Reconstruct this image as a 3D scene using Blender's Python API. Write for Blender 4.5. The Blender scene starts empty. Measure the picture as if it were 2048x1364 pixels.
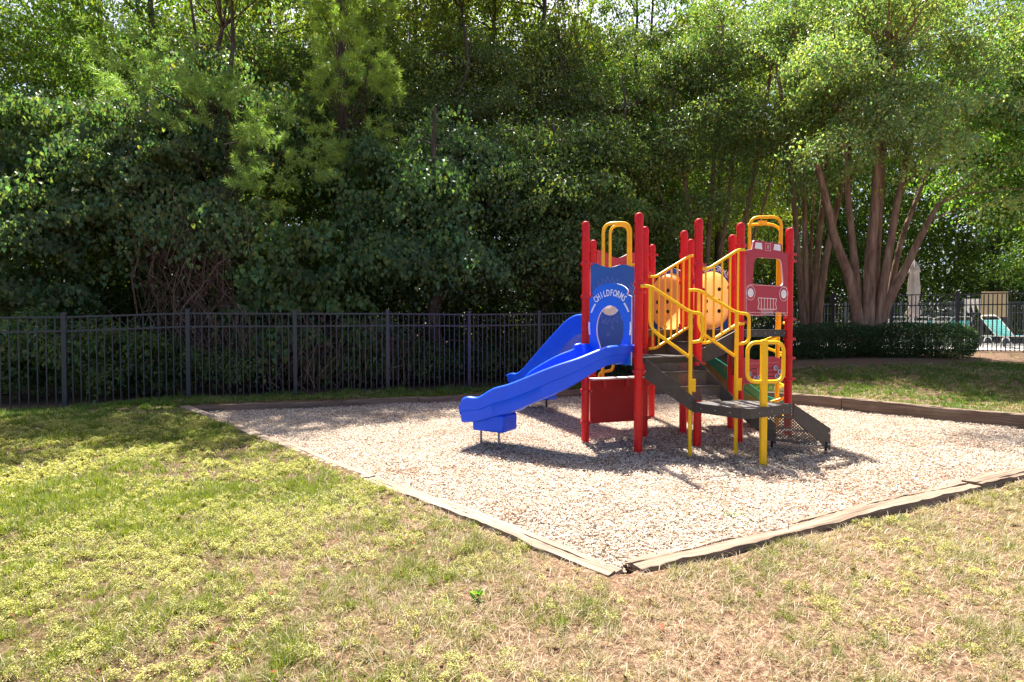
import bpy, bmesh, math, random
import numpy as np
from mathutils import Vector, Matrix
from mathutils.geometry import tessellate_polygon

random.seed(7)
RNG = np.random.default_rng(11)
scene = bpy.context.scene
COL = scene.collection
R = math.radians
F, HZ, CH = 1120.0, 655.0, 1.3          # focal length and horizon row (2048 px wide frame), eye height

# ---------------------------------------------------------------- tagging
def tag(o, label=None, cat=None, group=None, kind=None):
    if label: o['label'] = label
    if cat: o['category'] = cat
    if group: o['group'] = group
    if kind: o['kind'] = kind
    return o

def empty(name, loc=(0, 0, 0), rz=0.0):
    o = bpy.data.objects.new(name, None)
    o.empty_display_size = 0.2
    COL.objects.link(o)
    o.location = loc
    o.rotation_euler = (0, 0, rz)
    return o

def copy_tree(o, parent=None):
    c = o.copy()
    COL.objects.link(c)
    if parent is not None:
        c.parent = parent
    for ch in list(o.children):
        copy_tree(ch, c)
    return c

# ---------------------------------------------------------------- materials
MATS = {}
def nodes_of(name):
    m = bpy.data.materials.new(name)
    m.use_nodes = True
    nt = m.node_tree
    nt.nodes.clear()
    out = nt.nodes.new('ShaderNodeOutputMaterial')
    return m, nt, out

def N(nt, typ, **kw):
    n = nt.nodes.new(typ)
    for k, v in kw.items():
        if k == 'op': n.operation = v
        else: setattr(n, k, v)
    return n

def noise(nt, scale, detail=4.0, rough=0.55, vec=None):
    n = N(nt, 'ShaderNodeTexNoise')
    n.inputs['Scale'].default_value = scale
    n.inputs['Detail'].default_value = detail
    n.inputs['Roughness'].default_value = rough
    if vec is not None: nt.links.new(vec, n.inputs['Vector'])
    return n

def ramp(nt, fac, stops):
    r = N(nt, 'ShaderNodeValToRGB')
    els = r.color_ramp.elements
    while len(els) < len(stops): els.new(0.5)
    for e, (p, c) in zip(els, stops):
        e.position = p
        e.color = (*c, 1) if len(c) == 3 else c
    nt.links.new(fac, r.inputs['Fac'])
    return r

def paint(name, col, rough=0.4, var=0.12, spec=0.5, bump=0.0, bscale=60, scale=7, dirt=0.0, trans=0.0, coat=0.0):
    m, nt, out = nodes_of(name)
    tc = N(nt, 'ShaderNodeTexCoord')
    n1 = noise(nt, scale, 5, 0.6, tc.outputs['Object'])
    d = tuple(c * (1 - var) for c in col); l = tuple(min(1, c * (1 + var)) for c in col)
    cr = ramp(nt, n1.outputs['Fac'], [(0.3, d), (0.7, l)])
    p = N(nt, 'ShaderNodeBsdfPrincipled')
    csock = cr.outputs['Color']
    if dirt > 0:
        n3 = noise(nt, 23, 8, 0.7, tc.outputs['Object'])
        dr = ramp(nt, n3.outputs['Fac'], [(0.52, (0, 0, 0)), (0.72, (dirt, dirt, dirt))])
        mx = N(nt, 'ShaderNodeMixRGB'); mx.inputs['Color2'].default_value = (0.28, 0.22, 0.17, 1)
        nt.links.new(dr.outputs['Color'], mx.inputs['Fac']); nt.links.new(csock, mx.inputs['Color1'])
        csock = mx.outputs['Color']
    nt.links.new(csock, p.inputs['Base Color'])
    n2 = noise(nt, 30, 4, 0.6, tc.outputs['Object'])
    rr = ramp(nt, n2.outputs['Fac'], [(0.3, (rough * .95,) * 3), (0.7, (min(1, rough * 1.08),) * 3)])
    nt.links.new(rr.outputs['Color'], p.inputs['Roughness'])
    p.inputs['Specular IOR Level'].default_value = spec
    if coat: p.inputs['Coat Weight'].default_value = coat
    if bump:
        b = N(nt, 'ShaderNodeBump'); b.inputs['Strength'].default_value = bump; b.inputs['Distance'].default_value = 0.01
        n4 = noise(nt, bscale, 4, 0.6, tc.outputs['Object'])
        nt.links.new(n4.outputs['Fac'], b.inputs['Height']); nt.links.new(b.outputs['Normal'], p.inputs['Normal'])
    surf = p.outputs['BSDF']
    if trans:
        t = N(nt, 'ShaderNodeBsdfTranslucent'); nt.links.new(csock, t.inputs['Color'])
        ms = N(nt, 'ShaderNodeMixShader'); ms.inputs['Fac'].default_value = trans
        nt.links.new(surf, ms.inputs[1]); nt.links.new(t.outputs['BSDF'], ms.inputs[2]); surf = ms.outputs['Shader']
    nt.links.new(surf, out.inputs['Surface'])
    return m

def holes(name, col, rough, pitch, rad, trans=0.0, diag=True):
    """sheet metal or plastic with real round openings, laid out in the mesh's own UV metres"""
    m, nt, out = nodes_of(name)
    uv = N(nt, 'ShaderNodeUVMap'); uv.uv_map = 'UVMap'
    mp = N(nt, 'ShaderNodeMapping'); mp.inputs['Scale'].default_value = (1 / pitch, 1 / pitch, 1)
    if diag: mp.inputs['Rotation'].default_value = (0, 0, R(45))
    nt.links.new(uv.outputs['UV'], mp.inputs['Vector'])
    fr = N(nt, 'ShaderNodeVectorMath', op='FRACTION'); nt.links.new(mp.outputs['Vector'], fr.inputs[0])
    ds = N(nt, 'ShaderNodeVectorMath', op='DISTANCE'); nt.links.new(fr.outputs['Vector'], ds.inputs[0])
    ds.inputs[1].default_value = (.5, .5, 0)
    lt = N(nt, 'ShaderNodeMath', op='LESS_THAN'); nt.links.new(ds.outputs['Value'], lt.inputs[0]); lt.inputs[1].default_value = rad / pitch
    p = N(nt, 'ShaderNodeBsdfPrincipled')
    tc = N(nt, 'ShaderNodeTexCoord')
    n1 = noise(nt, 9, 6, 0.65, tc.outputs['Object'])
    cr = ramp(nt, n1.outputs['Fac'], [(0.3, tuple(c * .75 for c in col)), (0.75, tuple(c * 1.3 for c in col))])
    nt.links.new(cr.outputs['Color'], p.inputs['Base Color'])
    p.inputs['Roughness'].default_value = rough
    surf = p.outputs['BSDF']
    if trans:
        t = N(nt, 'ShaderNodeBsdfTranslucent'); nt.links.new(cr.outputs['Color'], t.inputs['Color'])
        m2 = N(nt, 'ShaderNodeMixShader'); m2.inputs['Fac'].default_value = trans
        nt.links.new(surf, m2.inputs[1]); nt.links.new(t.outputs['BSDF'], m2.inputs[2]); surf = m2.outputs['Shader']
    tr = N(nt, 'ShaderNodeBsdfTransparent')
    ms = N(nt, 'ShaderNodeMixShader')
    nt.links.new(lt.outputs['Value'], ms.inputs['Fac']); nt.links.new(surf, ms.inputs[1]); nt.links.new(tr.outputs['BSDF'], ms.inputs[2])
    nt.links.new(ms.outputs['Shader'], out.inputs['Surface'])
    return m

def leaf_mat(name, trans=0.4, rough=0.45, spec=0.4, tmul=(1.25, 1.35, 0.55)):
    m, nt, out = nodes_of(name)
    at = N(nt, 'ShaderNodeAttribute'); at.attribute_name = 'col'
    p = N(nt, 'ShaderNodeBsdfPrincipled')
    nt.links.new(at.outputs['Color'], p.inputs['Base Color'])
    p.inputs['Roughness'].default_value = rough
    p.inputs['Specular IOR Level'].default_value = spec
    t = N(nt, 'ShaderNodeBsdfTranslucent')
    mu = N(nt, 'ShaderNodeMixRGB', blend_type='MULTIPLY'); mu.inputs['Fac'].default_value = 1
    mu.inputs['Color2'].default_value = (*tmul, 1)
    nt.links.new(at.outputs['Color'], mu.inputs['Color1']); nt.links.new(mu.outputs['Color'], t.inputs['Color'])
    ms = N(nt, 'ShaderNodeMixShader'); ms.inputs['Fac'].default_value = trans
    nt.links.new(p.outputs['BSDF'], ms.inputs[1]); nt.links.new(t.outputs['BSDF'], ms.inputs[2])
    nt.links.new(ms.outputs['Shader'], out.inputs['Surface'])
    return m

def chip_mat(name, rough=0.85):
    m, nt, out = nodes_of(name)
    at = N(nt, 'ShaderNodeAttribute'); at.attribute_name = 'col'
    p = N(nt, 'ShaderNodeBsdfPrincipled')
    nt.links.new(at.outputs['Color'], p.inputs['Base Color'])
    p.inputs['Roughness'].default_value = rough; p.inputs['Specular IOR Level'].default_value = 0.2
    nt.links.new(p.outputs['BSDF'], out.inputs['Surface'])
    return m

def wood_mat(name, c0, c1, c2, sx=1.2):
    m, nt, out = nodes_of(name)
    tc = N(nt, 'ShaderNodeTexCoord')
    oi = N(nt, 'ShaderNodeObjectInfo')
    ad = N(nt, 'ShaderNodeVectorMath', op='ADD')
    cb = N(nt, 'ShaderNodeCombineXYZ')
    ml = N(nt, 'ShaderNodeMath', op='MULTIPLY'); ml.inputs[1].default_value = 37.0
    nt.links.new(oi.outputs['Random'], ml.inputs[0]); nt.links.new(ml.outputs['Value'], cb.inputs['X'])
    nt.links.new(tc.outputs['Object'], ad.inputs[0]); nt.links.new(cb.outputs['Vector'], ad.inputs[1])
    mp = N(nt, 'ShaderNodeMapping'); mp.inputs['Scale'].default_value = (sx, 38, 38)
    nt.links.new(ad.outputs['Vector'], mp.inputs['Vector'])
    g = noise(nt, 1.0, 8, 0.65, mp.outputs['Vector'])
    mp2 = N(nt, 'ShaderNodeMapping'); mp2.inputs['Scale'].default_value = (2.0, 7, 7)
    nt.links.new(ad.outputs['Vector'], mp2.inputs['Vector'])
    g2 = noise(nt, 1.0, 5, 0.6, mp2.outputs['Vector'])
    cr = ramp(nt, g.outputs['Fac'], [(0.28, c0), (0.46, c1), (0.72, c2)])
    mx = N(nt, 'ShaderNodeMixRGB', blend_type='MULTIPLY'); mx.inputs['Fac'].default_value = 0.6
    c2r = ramp(nt, g2.outputs['Fac'], [(0.3, (.55, .5, .46)), (0.65, (1.1, 1.08, 1.05))])
    nt.links.new(cr.outputs['Color'], mx.inputs['Color1']); nt.links.new(c2r.outputs['Color'], mx.inputs['Color2'])
    p = N(nt, 'ShaderNodeBsdfPrincipled'); p.inputs['Roughness'].default_value = 0.85
    p.inputs['Specular IOR Level'].default_value = 0.2
    nt.links.new(mx.outputs['Color'], p.inputs['Base Color'])
    b = N(nt, 'ShaderNodeBump'); b.inputs['Strength'].default_value = 0.9; b.inputs['Distance'].default_value = 0.012
    nt.links.new(g.outputs['Fac'], b.inputs['Height']); nt.links.new(b.outputs['Normal'], p.inputs['Normal'])
    nt.links.new(p.outputs['BSDF'], out.inputs['Surface'])
    return m

def bark_mat(name, c0, c1, c2, zs=3.0, xs=16):
    m, nt, out = nodes_of(name)
    tc = N(nt, 'ShaderNodeTexCoord')
    mp = N(nt, 'ShaderNodeMapping'); mp.inputs['Scale'].default_value = (xs, xs, zs)
    nt.links.new(tc.outputs['Object'], mp.inputs['Vector'])
    g = noise(nt, 1.0, 7, 0.65, mp.outputs['Vector'])
    cr = ramp(nt, g.outputs['Fac'], [(0.3, c0), (0.5, c1), (0.72, c2)])
    p = N(nt, 'ShaderNodeBsdfPrincipled'); p.inputs['Roughness'].default_value = 0.85
    p.inputs['Specular IOR Level'].default_value = 0.25
    nt.links.new(cr.outputs['Color'], p.inputs['Base Color'])
    b = N(nt, 'ShaderNodeBump'); b.inputs['Strength'].default_value = 0.7; b.inputs['Distance'].default_value = 0.02
    nt.links.new(g.outputs['Fac'], b.inputs['Height']); nt.links.new(b.outputs['Normal'], p.inputs['Normal'])
    nt.links.new(p.outputs['BSDF'], out.inputs['Surface'])
    return m

M = {}
M['red'] = paint('red_powder_coat', (.62, .004, .006), .36, .05, .35, scale=3, dirt=.12)
M['redclamp'] = paint('red_clamp', (.56, .008, .012), .34, .05, .4)
M['yellow'] = paint('yellow_powder_coat', (.90, .52, .004), .36, .05, .4, scale=3, dirt=.10)
M['blue_slide'] = paint('blue_slide_plastic', (.002, .09, .88), .40, .05, .35, scale=3, trans=.08, dirt=.05)
M['blue_panel'] = paint('blue_sheet_plastic', (.005, .11, .42), .42, .06, .4)
M['blue_hood'] = paint('blue_hood_plastic', (.004, .13, .62), .4, .05, .4)
M['white_core'] = paint('white_plastic_core', (.78, .82, .84), .45, .04, .4)
M['pink_core'] = paint('pale_pink_plastic_core', (.75, .58, .58), .45, .06, .4)
M['red_panel'] = paint('faded_red_sheet_plastic', (.42, .035, .055), .45, .08, .4)
M['red_deep'] = paint('deep_red_sheet_plastic', (.36, .006, .012), .4, .08, .4)
M['red_rose'] = paint('rose_red_sheet_plastic', (.50, .06, .075), .45, .08, .4)
M['bubble'] = paint('milky_clear_plastic', (.72, .66, .58), .2, .12, .5, trans=.55)
M['orange'] = paint('orange_moulded_plastic', (.85, .40, .13), .38, .06, .45, trans=.45)
M['hole_dark'] = paint('dark_opening', (.02, .015, .012), .8, .1)
M['deck'] = paint('brown_coated_deck', (.030, .027, .025), .55, .15, .4, bump=.1, bscale=200, dirt=.25)
M['deck_side'] = paint('brown_coated_stringer', (.042, .036, .032), .5, .12, .4, bump=.08, bscale=160, dirt=.15)
M['perf'] = holes('perforated_brown_deck', (.085, .076, .07), .6, .022, .0054)
M['steel'] = paint('galvanised_steel', (.25, .24, .23), .4, .1, .5)
M['green_slide'] = paint('green_slide_plastic', (.02, .22, .15), .35, .08, .45, trans=.15)
M['olive'] = paint('olive_slide_plastic', (.12, .12, .05), .5, .1, .3)
M['knob'] = paint('blue_grey_knob_plastic', (.16, .2, .32), .35, .1)
M['fence'] = paint('black_fence_paint', (.030, .033, .040), .42, .1, .5)
M['fence_far'] = paint('grey_fence_paint', (.16, .16, .165), .5, .1, .4)
M['black_fence'] = paint('jet_black_fence_paint', (.010, .010, .011), .4, .1, .5)
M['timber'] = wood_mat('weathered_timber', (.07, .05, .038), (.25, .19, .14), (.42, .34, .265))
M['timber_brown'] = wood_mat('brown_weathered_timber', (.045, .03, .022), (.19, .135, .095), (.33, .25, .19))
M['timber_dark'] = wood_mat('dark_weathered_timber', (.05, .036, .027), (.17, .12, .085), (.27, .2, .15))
M['leaf'] = leaf_mat('leaf', .5, .45, .35, (1.3, 1.5, .55))
M['leaf_gloss'] = leaf_mat('glossy_leaf', .5, .42, .4, (1.2, 1.5, .6))
M['needle'] = leaf_mat('pine_needle', .42, .45, .3, (1.15, 1.4, .6))
M['blade'] = leaf_mat('grass_blade', .38, .5, .3, (1.25, 1.3, .6))
M['chip'] = chip_mat('wood_chip')
M['litter'] = chip_mat('dry_leaf')
M['bark'] = bark_mat('forest_bark', (.035, .025, .02), (.09, .065, .05), (.17, .13, .10))
M['crepe'] = bark_mat('crepe_myrtle_bark', (.10, .055, .035), (.25, .15, .095), (.40, .28, .19), 1.6, 9)
M['vine'] = bark_mat('vine_stem', (.07, .04, .03), (.18, .11, .08), (.34, .24, .19), 6, 20)
M['canvas'] = paint('grey_beige_canvas', (.42, .37, .36), .85, .1, .2, bump=.1, bscale=90)
M['teal'] = paint('teal_strap_vinyl', (.10, .55, .56), .45, .06)
M['white_metal'] = paint('white_tube', (.72, .72, .70), .35, .05)
M['ply'] = paint('tan_plywood', (.50, .34, .19), .7, .1, .2, scale=4)
M['white_cloth'] = paint('white_cloth', (.8, .8, .82), .8, .04, .2)

# ---------------------------------------------------------------- mesh building
class MB:
    def __init__(s): s.v = []; s.f = []; s.m = []; s.uv = {}; s.mats = []
    def mi(s, mat):
        if mat not in s.mats: s.mats.append(mat)
        return s.mats.index(mat)
    def add(s, verts, faces, mat, uvs=None):
        o = len(s.v); k = s.mi(mat)
        s.v += [tuple(p) for p in verts]
        for i, f in enumerate(faces):
            if uvs is not None: s.uv[len(s.f)] = uvs[i]
            s.f.append(tuple(o + j for j in f)); s.m.append(k)
    def box(s, c, size, mat, ax=None, ay=None, az=None):
        c = Vector(c); ax = Vector(ax or (1, 0, 0)); ay = Vector(ay or (0, 1, 0)); az = Vector(az or (0, 0, 1))
        h = [d / 2 for d in size]; vs = []
        for x, y, z in ((-1, -1, -1), (1, -1, -1), (1, 1, -1), (-1, 1, -1), (-1, -1, 1), (1, -1, 1), (1, 1, 1), (-1, 1, 1)):
            vs.append(c + ax * (x * h[0]) + ay * (y * h[1]) + az * (z * h[2]))
        s.add(vs, [(3, 2, 1, 0), (4, 5, 6, 7), (0, 1, 5, 4), (1, 2, 6, 5), (2, 3, 7, 6), (3, 0, 4, 7)], mat)
    def bar(s, a, b, w, h, mat, up=(0, 0, 1)):
        a = Vector(a); b = Vector(b); d = (b - a); L = d.length; d = d.normalized()
        side = d.cross(Vector(up))
        if side.length < 1e-4: side = Vector((1, 0, 0))
        side.normalize(); u = side.cross(d).normalized()
        s.box((a + b) / 2, (L, w, h), mat, d, side, u)
    def tube(s, path, r, mat, seg=10, closed=False, cap=True):
        P = [Vector(p) for p in path]; n = len(P)
        rs = r if isinstance(r, (list, tuple)) else [r] * n
        up = Vector((0, 0, 1)); rings = []; prev = None
        for i in range(n):
            if closed: t = (P[(i + 1) % n] - P[i - 1]).normalized()
            else: t = (P[min(i + 1, n - 1)] - P[max(i - 1, 0)]).normalized()
            if prev is None:
                a = t.cross(up)
                if a.length < 1e-3: a = t.cross(Vector((0, 1, 0)))
                a.normalize()
            else:
                a = prev - t * prev.dot(t)
                if a.length < 1e-5: a = t.cross(up)
                a.normalize()
            prev = a; b = t.cross(a)
            rings.append([P[i] + (a * math.cos(k * 2 * math.pi / seg) + b * math.sin(k * 2 * math.pi / seg)) * rs[i] for k in range(seg)])
        vs = [p for q in rings for p in q]; fs = []
        m = n if closed else n - 1
        for i in range(m):
            j = (i + 1) % n
            for k in range(seg):
                l = (k + 1) % seg
                fs.append((i * seg + k, i * seg + l, j * seg + l, j * seg + k))
        if cap and not closed:
            fs.append(tuple(reversed(range(seg)))); fs.append(tuple((n - 1) * seg + k for k in range(seg)))
        s.add(vs, fs, mat)
    def lathe(s, c, prof, mat, seg=20, ax=None):
        """prof: (radius, height) pairs, round the z axis through c (or the axis ax)"""
        c = Vector(c); az = Vector(ax or (0, 0, 1)).normalized()
        a = az.cross(Vector((0, 1, 0)))
        if a.length < 1e-3: a = az.cross(Vector((1, 0, 0)))
        a.normalize(); b = az.cross(a)
        vs = []; fs = []
        for r, z in prof:
            for k in range(seg):
                t = k * 2 * math.pi / seg
                vs.append(c + az * z + (a * math.cos(t) + b * math.sin(t)) * r)
        for i in range(len(prof) - 1):
            for k in range(seg):
                l = (k + 1) % seg
                fs.append((i * seg + k, i * seg + l, (i + 1) * seg + l, (i + 1) * seg + k))
        fs.append(tuple(reversed(range(seg)))); fs.append(tuple((len(prof) - 1) * seg + k for k in range(seg)))
        s.add(vs, fs, mat)
    def slab(s, poly, z0, z1, mat, side=None, under=None):
        n = len(poly)
        vs = [(p[0], p[1], z0) for p in poly] + [(p[0], p[1], z1) for p in poly]
        s.add(vs, [tuple(range(n, 2 * n))], mat)
        s.add(vs, [tuple(reversed(range(n)))], under or mat)
        s.add(vs, [(i, (i + 1) % n, n + (i + 1) % n, n + i) for i in range(n)], side or mat)
    def sheet(s, pts, mat):
        """flat polygon with UV in metres"""
        P = [Vector(p) for p in pts]; ex = (P[1] - P[0]).normalized()
        nrm = ex.cross(P[-1] - P[0]).normalized(); ey = nrm.cross(ex)
        uv = [((p - P[0]).dot(ex), (p - P[0]).dot(ey)) for p in P]
        s.add(P, [tuple(range(len(P)))], mat, [uv])
    def build(s, name, parent=None, smooth=35, bevel=0.0):
        me = bpy.data.meshes.new(name)
        off = Vector((0, 0, 0))
        if parent is not None and getattr(parent, 'base_off', None): pass
        me.from_pydata(s.v, [], s.f); 
        for mt in s.mats: me.materials.append(mt)
        me.polygons.foreach_set('material_index', s.m)
        if s.uv:
            ul = me.uv_layers.new(name='UVMap')
            for fi, uvs in s.uv.items():
                pl = me.polygons[fi]
                for li, q in zip(pl.loop_indices, uvs): ul.data[li].uv = q
        me.update()
        o = bpy.data.objects.new(name, me)
        COL.objects.link(o)
        if parent is not None: o.parent = parent
        if smooth:
            me.polygons.foreach_set('use_smooth', [True] * len(me.polygons))
            me.set_sharp_from_angle(angle=R(smooth))
        if bevel:
            b = o.modifiers.new('edge', 'BEVEL'); b.width = bevel; b.segments = 2; b.limit_method = 'ANGLE'; b.angle_limit = R(40)
        return o

def catmull(pts, n=8):
    P = [Vector(p) for p in pts]; out = []
    for i in range(len(P) - 1):
        a = P[max(i - 1, 0)]; b = P[i]; c = P[i + 1]; d = P[min(i + 2, len(P) - 1)]
        for k in range(n):
            t = k / n
            out.append(0.5 * ((2 * b) + (c - a) * t + (2 * a - 5 * b + 4 * c - d) * t * t + (3 * b - a - 3 * c + d) * t ** 3))
    out.append(P[-1]); return out

def fillet(pts, r, n=5, closed=False):
    """round the corners of a polyline"""
    P = [Vector(p) for p in pts]; out = []
    m = len(P)
    for i in range(m):
        if not closed and i in (0, m - 1): out.append(P[i]); continue
        a, b, c = P[i - 1], P[i], P[(i + 1) % m]
        d1 = (a - b); d2 = (c - b); k = min(r, d1.length * .48, d2.length * .48)
        p = b + d1.normalized() * k; q = b + d2.normalized() * k
        for j in range(n + 1):
            t = j / n; out.append(p * (1 - t) ** 2 + b * (2 * t * (1 - t)) + q * t * t)
    return out

# ---------------------------------------------------------------- numpy meshes (leaves, blades, chips)
def np_mesh(name, verts, faces_flat, fsize, col, mat, parent=None):
    me = bpy.data.meshes.new(name)
    nv = len(verts); nl = len(faces_flat); nf = nl // fsize if isinstance(fsize, int) else len(fsize)
    me.vertices.add(nv); me.vertices.foreach_set('co', np.ascontiguousarray(verts, np.float32).ravel())
    me.loops.add(nl); me.loops.foreach_set('vertex_index', np.ascontiguousarray(faces_flat, np.int32))
    me.polygons.add(nf)
    if isinstance(fsize, int): st = np.arange(nf, dtype=np.int32) * fsize
    else: st = np.concatenate([[0], np.cumsum(fsize)[:-1]]).astype(np.int32)
    me.polygons.foreach_set('loop_start', st)
    me.update(calc_edges=True)
    a = me.attributes.new('col', 'FLOAT_COLOR', 'POINT')
    c4 = np.ones((nv, 4), np.float32); c4[:, :3] = col
    a.data.foreach_set('color', c4.ravel())
    me.materials.append(mat)
    o = bpy.data.objects.new(name, me); COL.objects.link(o)
    if parent is not None: o.parent = parent
    return o

def unit(a): return a / np.maximum(np.linalg.norm(a, axis=1, keepdims=True), 1e-9)

def leaf_arrays(base, d, n, L, W, heart=False, fold=.18, droop=.2):
    d = unit(d); b = unit(np.cross(n, d)); n = unit(np.cross(d, b))
    L = L[:, None]; W = W[:, None]
    if not heart:
        v = np.stack([base, base + d * L * .45 + b * W * .5 + n * W * fold, base + d * L - n * L * droop,
                      base + d * L * .45 - b * W * .5 + n * W * fold], 1)
        k = 4; idx = np.array([0, 1, 2, 0, 2, 3])
    else:
        v = np.stack([base, base - d * L * .12 + b * W * .32 + n * W * fold * .5, base + d * L * .22 + b * W * .5 + n * W * fold,
                      base + d * L - n * L * droop, base + d * L * .22 - b * W * .5 + n * W * fold,
                      base - d * L * .12 - b * W * .32 + n * W * fold * .5], 1)
        k = 6; idx = np.array([0, 1, 2, 0, 2, 3, 0, 3, 4, 0, 4, 5])
    m = len(base)
    f = (idx[None, :] + (np.arange(m) * k)[:, None]).ravel()
    return v.reshape(-1, 3), f, k

def vary(rng, m, base, hv=.25, bv=.35):
    """per leaf colour: brightness and yellow-green shifts"""
    c = np.tile(np.array(base, np.float32), (m, 1))
    g = 1 + bv * (rng.random((m, 1)) * 2 - 1)
    y = hv * (rng.random((m, 1)) * 2 - 1)
    c = c * g; c[:, :1] *= 1 + y * 1.3; c[:, 2:3] *= 1 - y
    return np.clip(c, .003, 1)

def vnoise(x, y, scale, seed):
    x = x / scale; y = y / scale
    xi = np.floor(x).astype(np.int64); yi = np.floor(y).astype(np.int64); fx = x - xi; fy = y - yi
    def h(a, b):
        q = (a * 374761393 + b * 668265263 + seed * 974711) & 0xffffffff
        q = ((q ^ (q >> 13)) * 1274126177) & 0xffffffff
        return ((q ^ (q >> 16)) & 0xffff) / 65535.0
    fx = fx * fx * (3 - 2 * fx); fy = fy * fy * (3 - 2 * fy)
    return (h(xi, yi) * (1 - fx) + h(xi + 1, yi) * fx) * (1 - fy) + (h(xi, yi + 1) * (1 - fx) + h(xi + 1, yi + 1) * fx) * fy

def fbm(x, y, scale, seed):
    return (vnoise(x, y, scale, seed) * .5 + vnoise(x, y, scale * .47, seed + 5) * .3 + vnoise(x, y, scale * .21, seed + 9) * .2)

# ---------------------------------------------------------------- terrain
PIT = np.array([(.53, 2.88), (7.46, 6.38), (3.5, 10.95), (-5.05, 8.62)])      # mulch bed corners
CTRL = np.array([(0, -6, -.05), (0, 0, -.03), (0, 2.2, .0), (-.9, 3.7, .03), (-2.4, 5.3, .04), (.5, 2.6, .0), (2.6, 3.5, -.025), (5, 4.7, -.02), (6.5, 5.2, -.01), (-4, 5.5, .08), (-6, 6.5, .13), (-5.6, 8, .11),
                 (-7.0, 8.8, .02), (-9, 7, .02), (-5.4, 9.37, .10), (-3.84, 9.92, .10), (-2.3, 10.45, .12), (-.84, 10.97, .11), (.54, 11.45, .14),
                 (3.5, 11.3, .16), (5, 9.8, .16), (6.9, 7.6, .15), (8.4, 6.2, .1), (8, 9.5, .38), (6.5, 11.5, .52), (9, 11.6, .60), (6, 12.4, .60), (10, 12.1, .64),
                 (8.2, 15.6, .70), (11, 14.4, .70), (13, 13, .70), (16, 18, .70), (12, 22, .70), (4, 13.6, .40), (-8, 14, .0), (-2, 16, .1), (3, 18, .3), (-20, 10, -.2),
                 (-20, 25, .0), (0, 30, .3), (20, 30, .7), (30, 10, .7), (20, 2, .4), (-20, -10, -.1), (20, -10, .0)], float)
def _tps():
    P = CTRL[:, :2]; n = len(P)
    d = np.linalg.norm(P[:, None] - P[None], axis=2)
    K = np.where(d > 0, d * d * np.log(d + 1e-9), 0) + np.eye(n) * .4
    A = np.zeros((n + 3, n + 3)); A[:n, :n] = K; A[:n, n] = 1; A[:n, n + 1:] = P; A[n, :n] = 1; A[n + 1:, :n] = P.T
    return np.linalg.solve(A, np.concatenate([CTRL[:, 2], [0, 0, 0]]))
TPS = _tps()
def lawn_z(x, y):
    x = np.clip(np.atleast_1d(np.asarray(x, float)), -22, 30); y = np.clip(np.atleast_1d(np.asarray(y, float)), -10, 30)
    P = CTRL[:, :2]; n = len(P)
    d = np.sqrt((x[:, None] - P[:, 0]) ** 2 + (y[:, None] - P[:, 1]) ** 2)
    z = (np.where(d > 0, d * d * np.log(d + 1e-9), 0)) @ TPS[:n] + TPS[n] + TPS[n + 1] * x + TPS[n + 2] * y
    return z
_lz0 = lawn_z
def lawn_z(x, y):
    x = np.atleast_1d(np.asarray(x, float)); y = np.atleast_1d(np.asarray(y, float)); z = _lz0(x, y)
    for (i, j, t) in ((0, 1, .004), (3, 0, .032)):
        a = PIT[i]; b = PIT[j]; L = np.linalg.norm(b - a); e = (b - a) / L
        s = (x - a[0]) * e[0] + (y - a[1]) * e[1]; d = e[0] * (y - a[1]) - e[1] * (x - a[0])
        w = np.exp(-(np.abs(d) / .45) ** 2) * np.exp(-(np.maximum(0, np.maximum(-s, s - L)) / .4) ** 2)
        tt = t + (.05 * np.clip(1 - s / L, 0, 1) if i == 3 else .03 * s / L)
        z = z + (tt - z) * w * .95
    return z
def gz(x, y): return float(lawn_z(x, y)[0])
def pit_dist(x, y):
    """signed distance to the mulch bed: positive inside"""
    d = np.full(np.shape(x), 1e9)
    for i in range(4):
        a = PIT[i]; b = PIT[(i + 1) % 4]; e = (b - a) / np.linalg.norm(b - a)
        d = np.minimum(d, e[0] * (y - a[1]) - e[1] * (x - a[0]))
    return d
def mulch_z(x, y):
    x = np.atleast_1d(np.asarray(x, float)); y = np.atleast_1d(np.asarray(y, float))
    z = .03 * np.clip((y - 8.3) / 2, 0, 1) + (fbm(x, y, 1.3, 3) - .5) * .05 + (fbm(x, y, .35, 4) - .5) * .022
    z -= .03 * np.exp(-((x - 2.2) ** 2 + (y - 5.6) ** 2) / 1.5)
    z += .03 * np.clip((5.2 - y) / 1.5, 0, 1)
    return z
FA, FB = (-.35, 11.26)       # rear fence line y = 11.26 + .35 x
def fence_y(x): return 11.26 + .35 * np.asarray(x)
HEDGE_Y = 12.1

def zone_masks(x, y):
    ins = pit_dist(x, y)
    fy = np.where(x < .9, fence_y(x), np.where(x < 7.6, 11.575 + (x - .9) * .66, 16.0 - (x - 7.6) * .45))
    behind = y > fy
    bed = (y > 11.45 + (x - 6) * -.08) & (x > 2.5) & ~behind
    return ins, behind, bed

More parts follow.
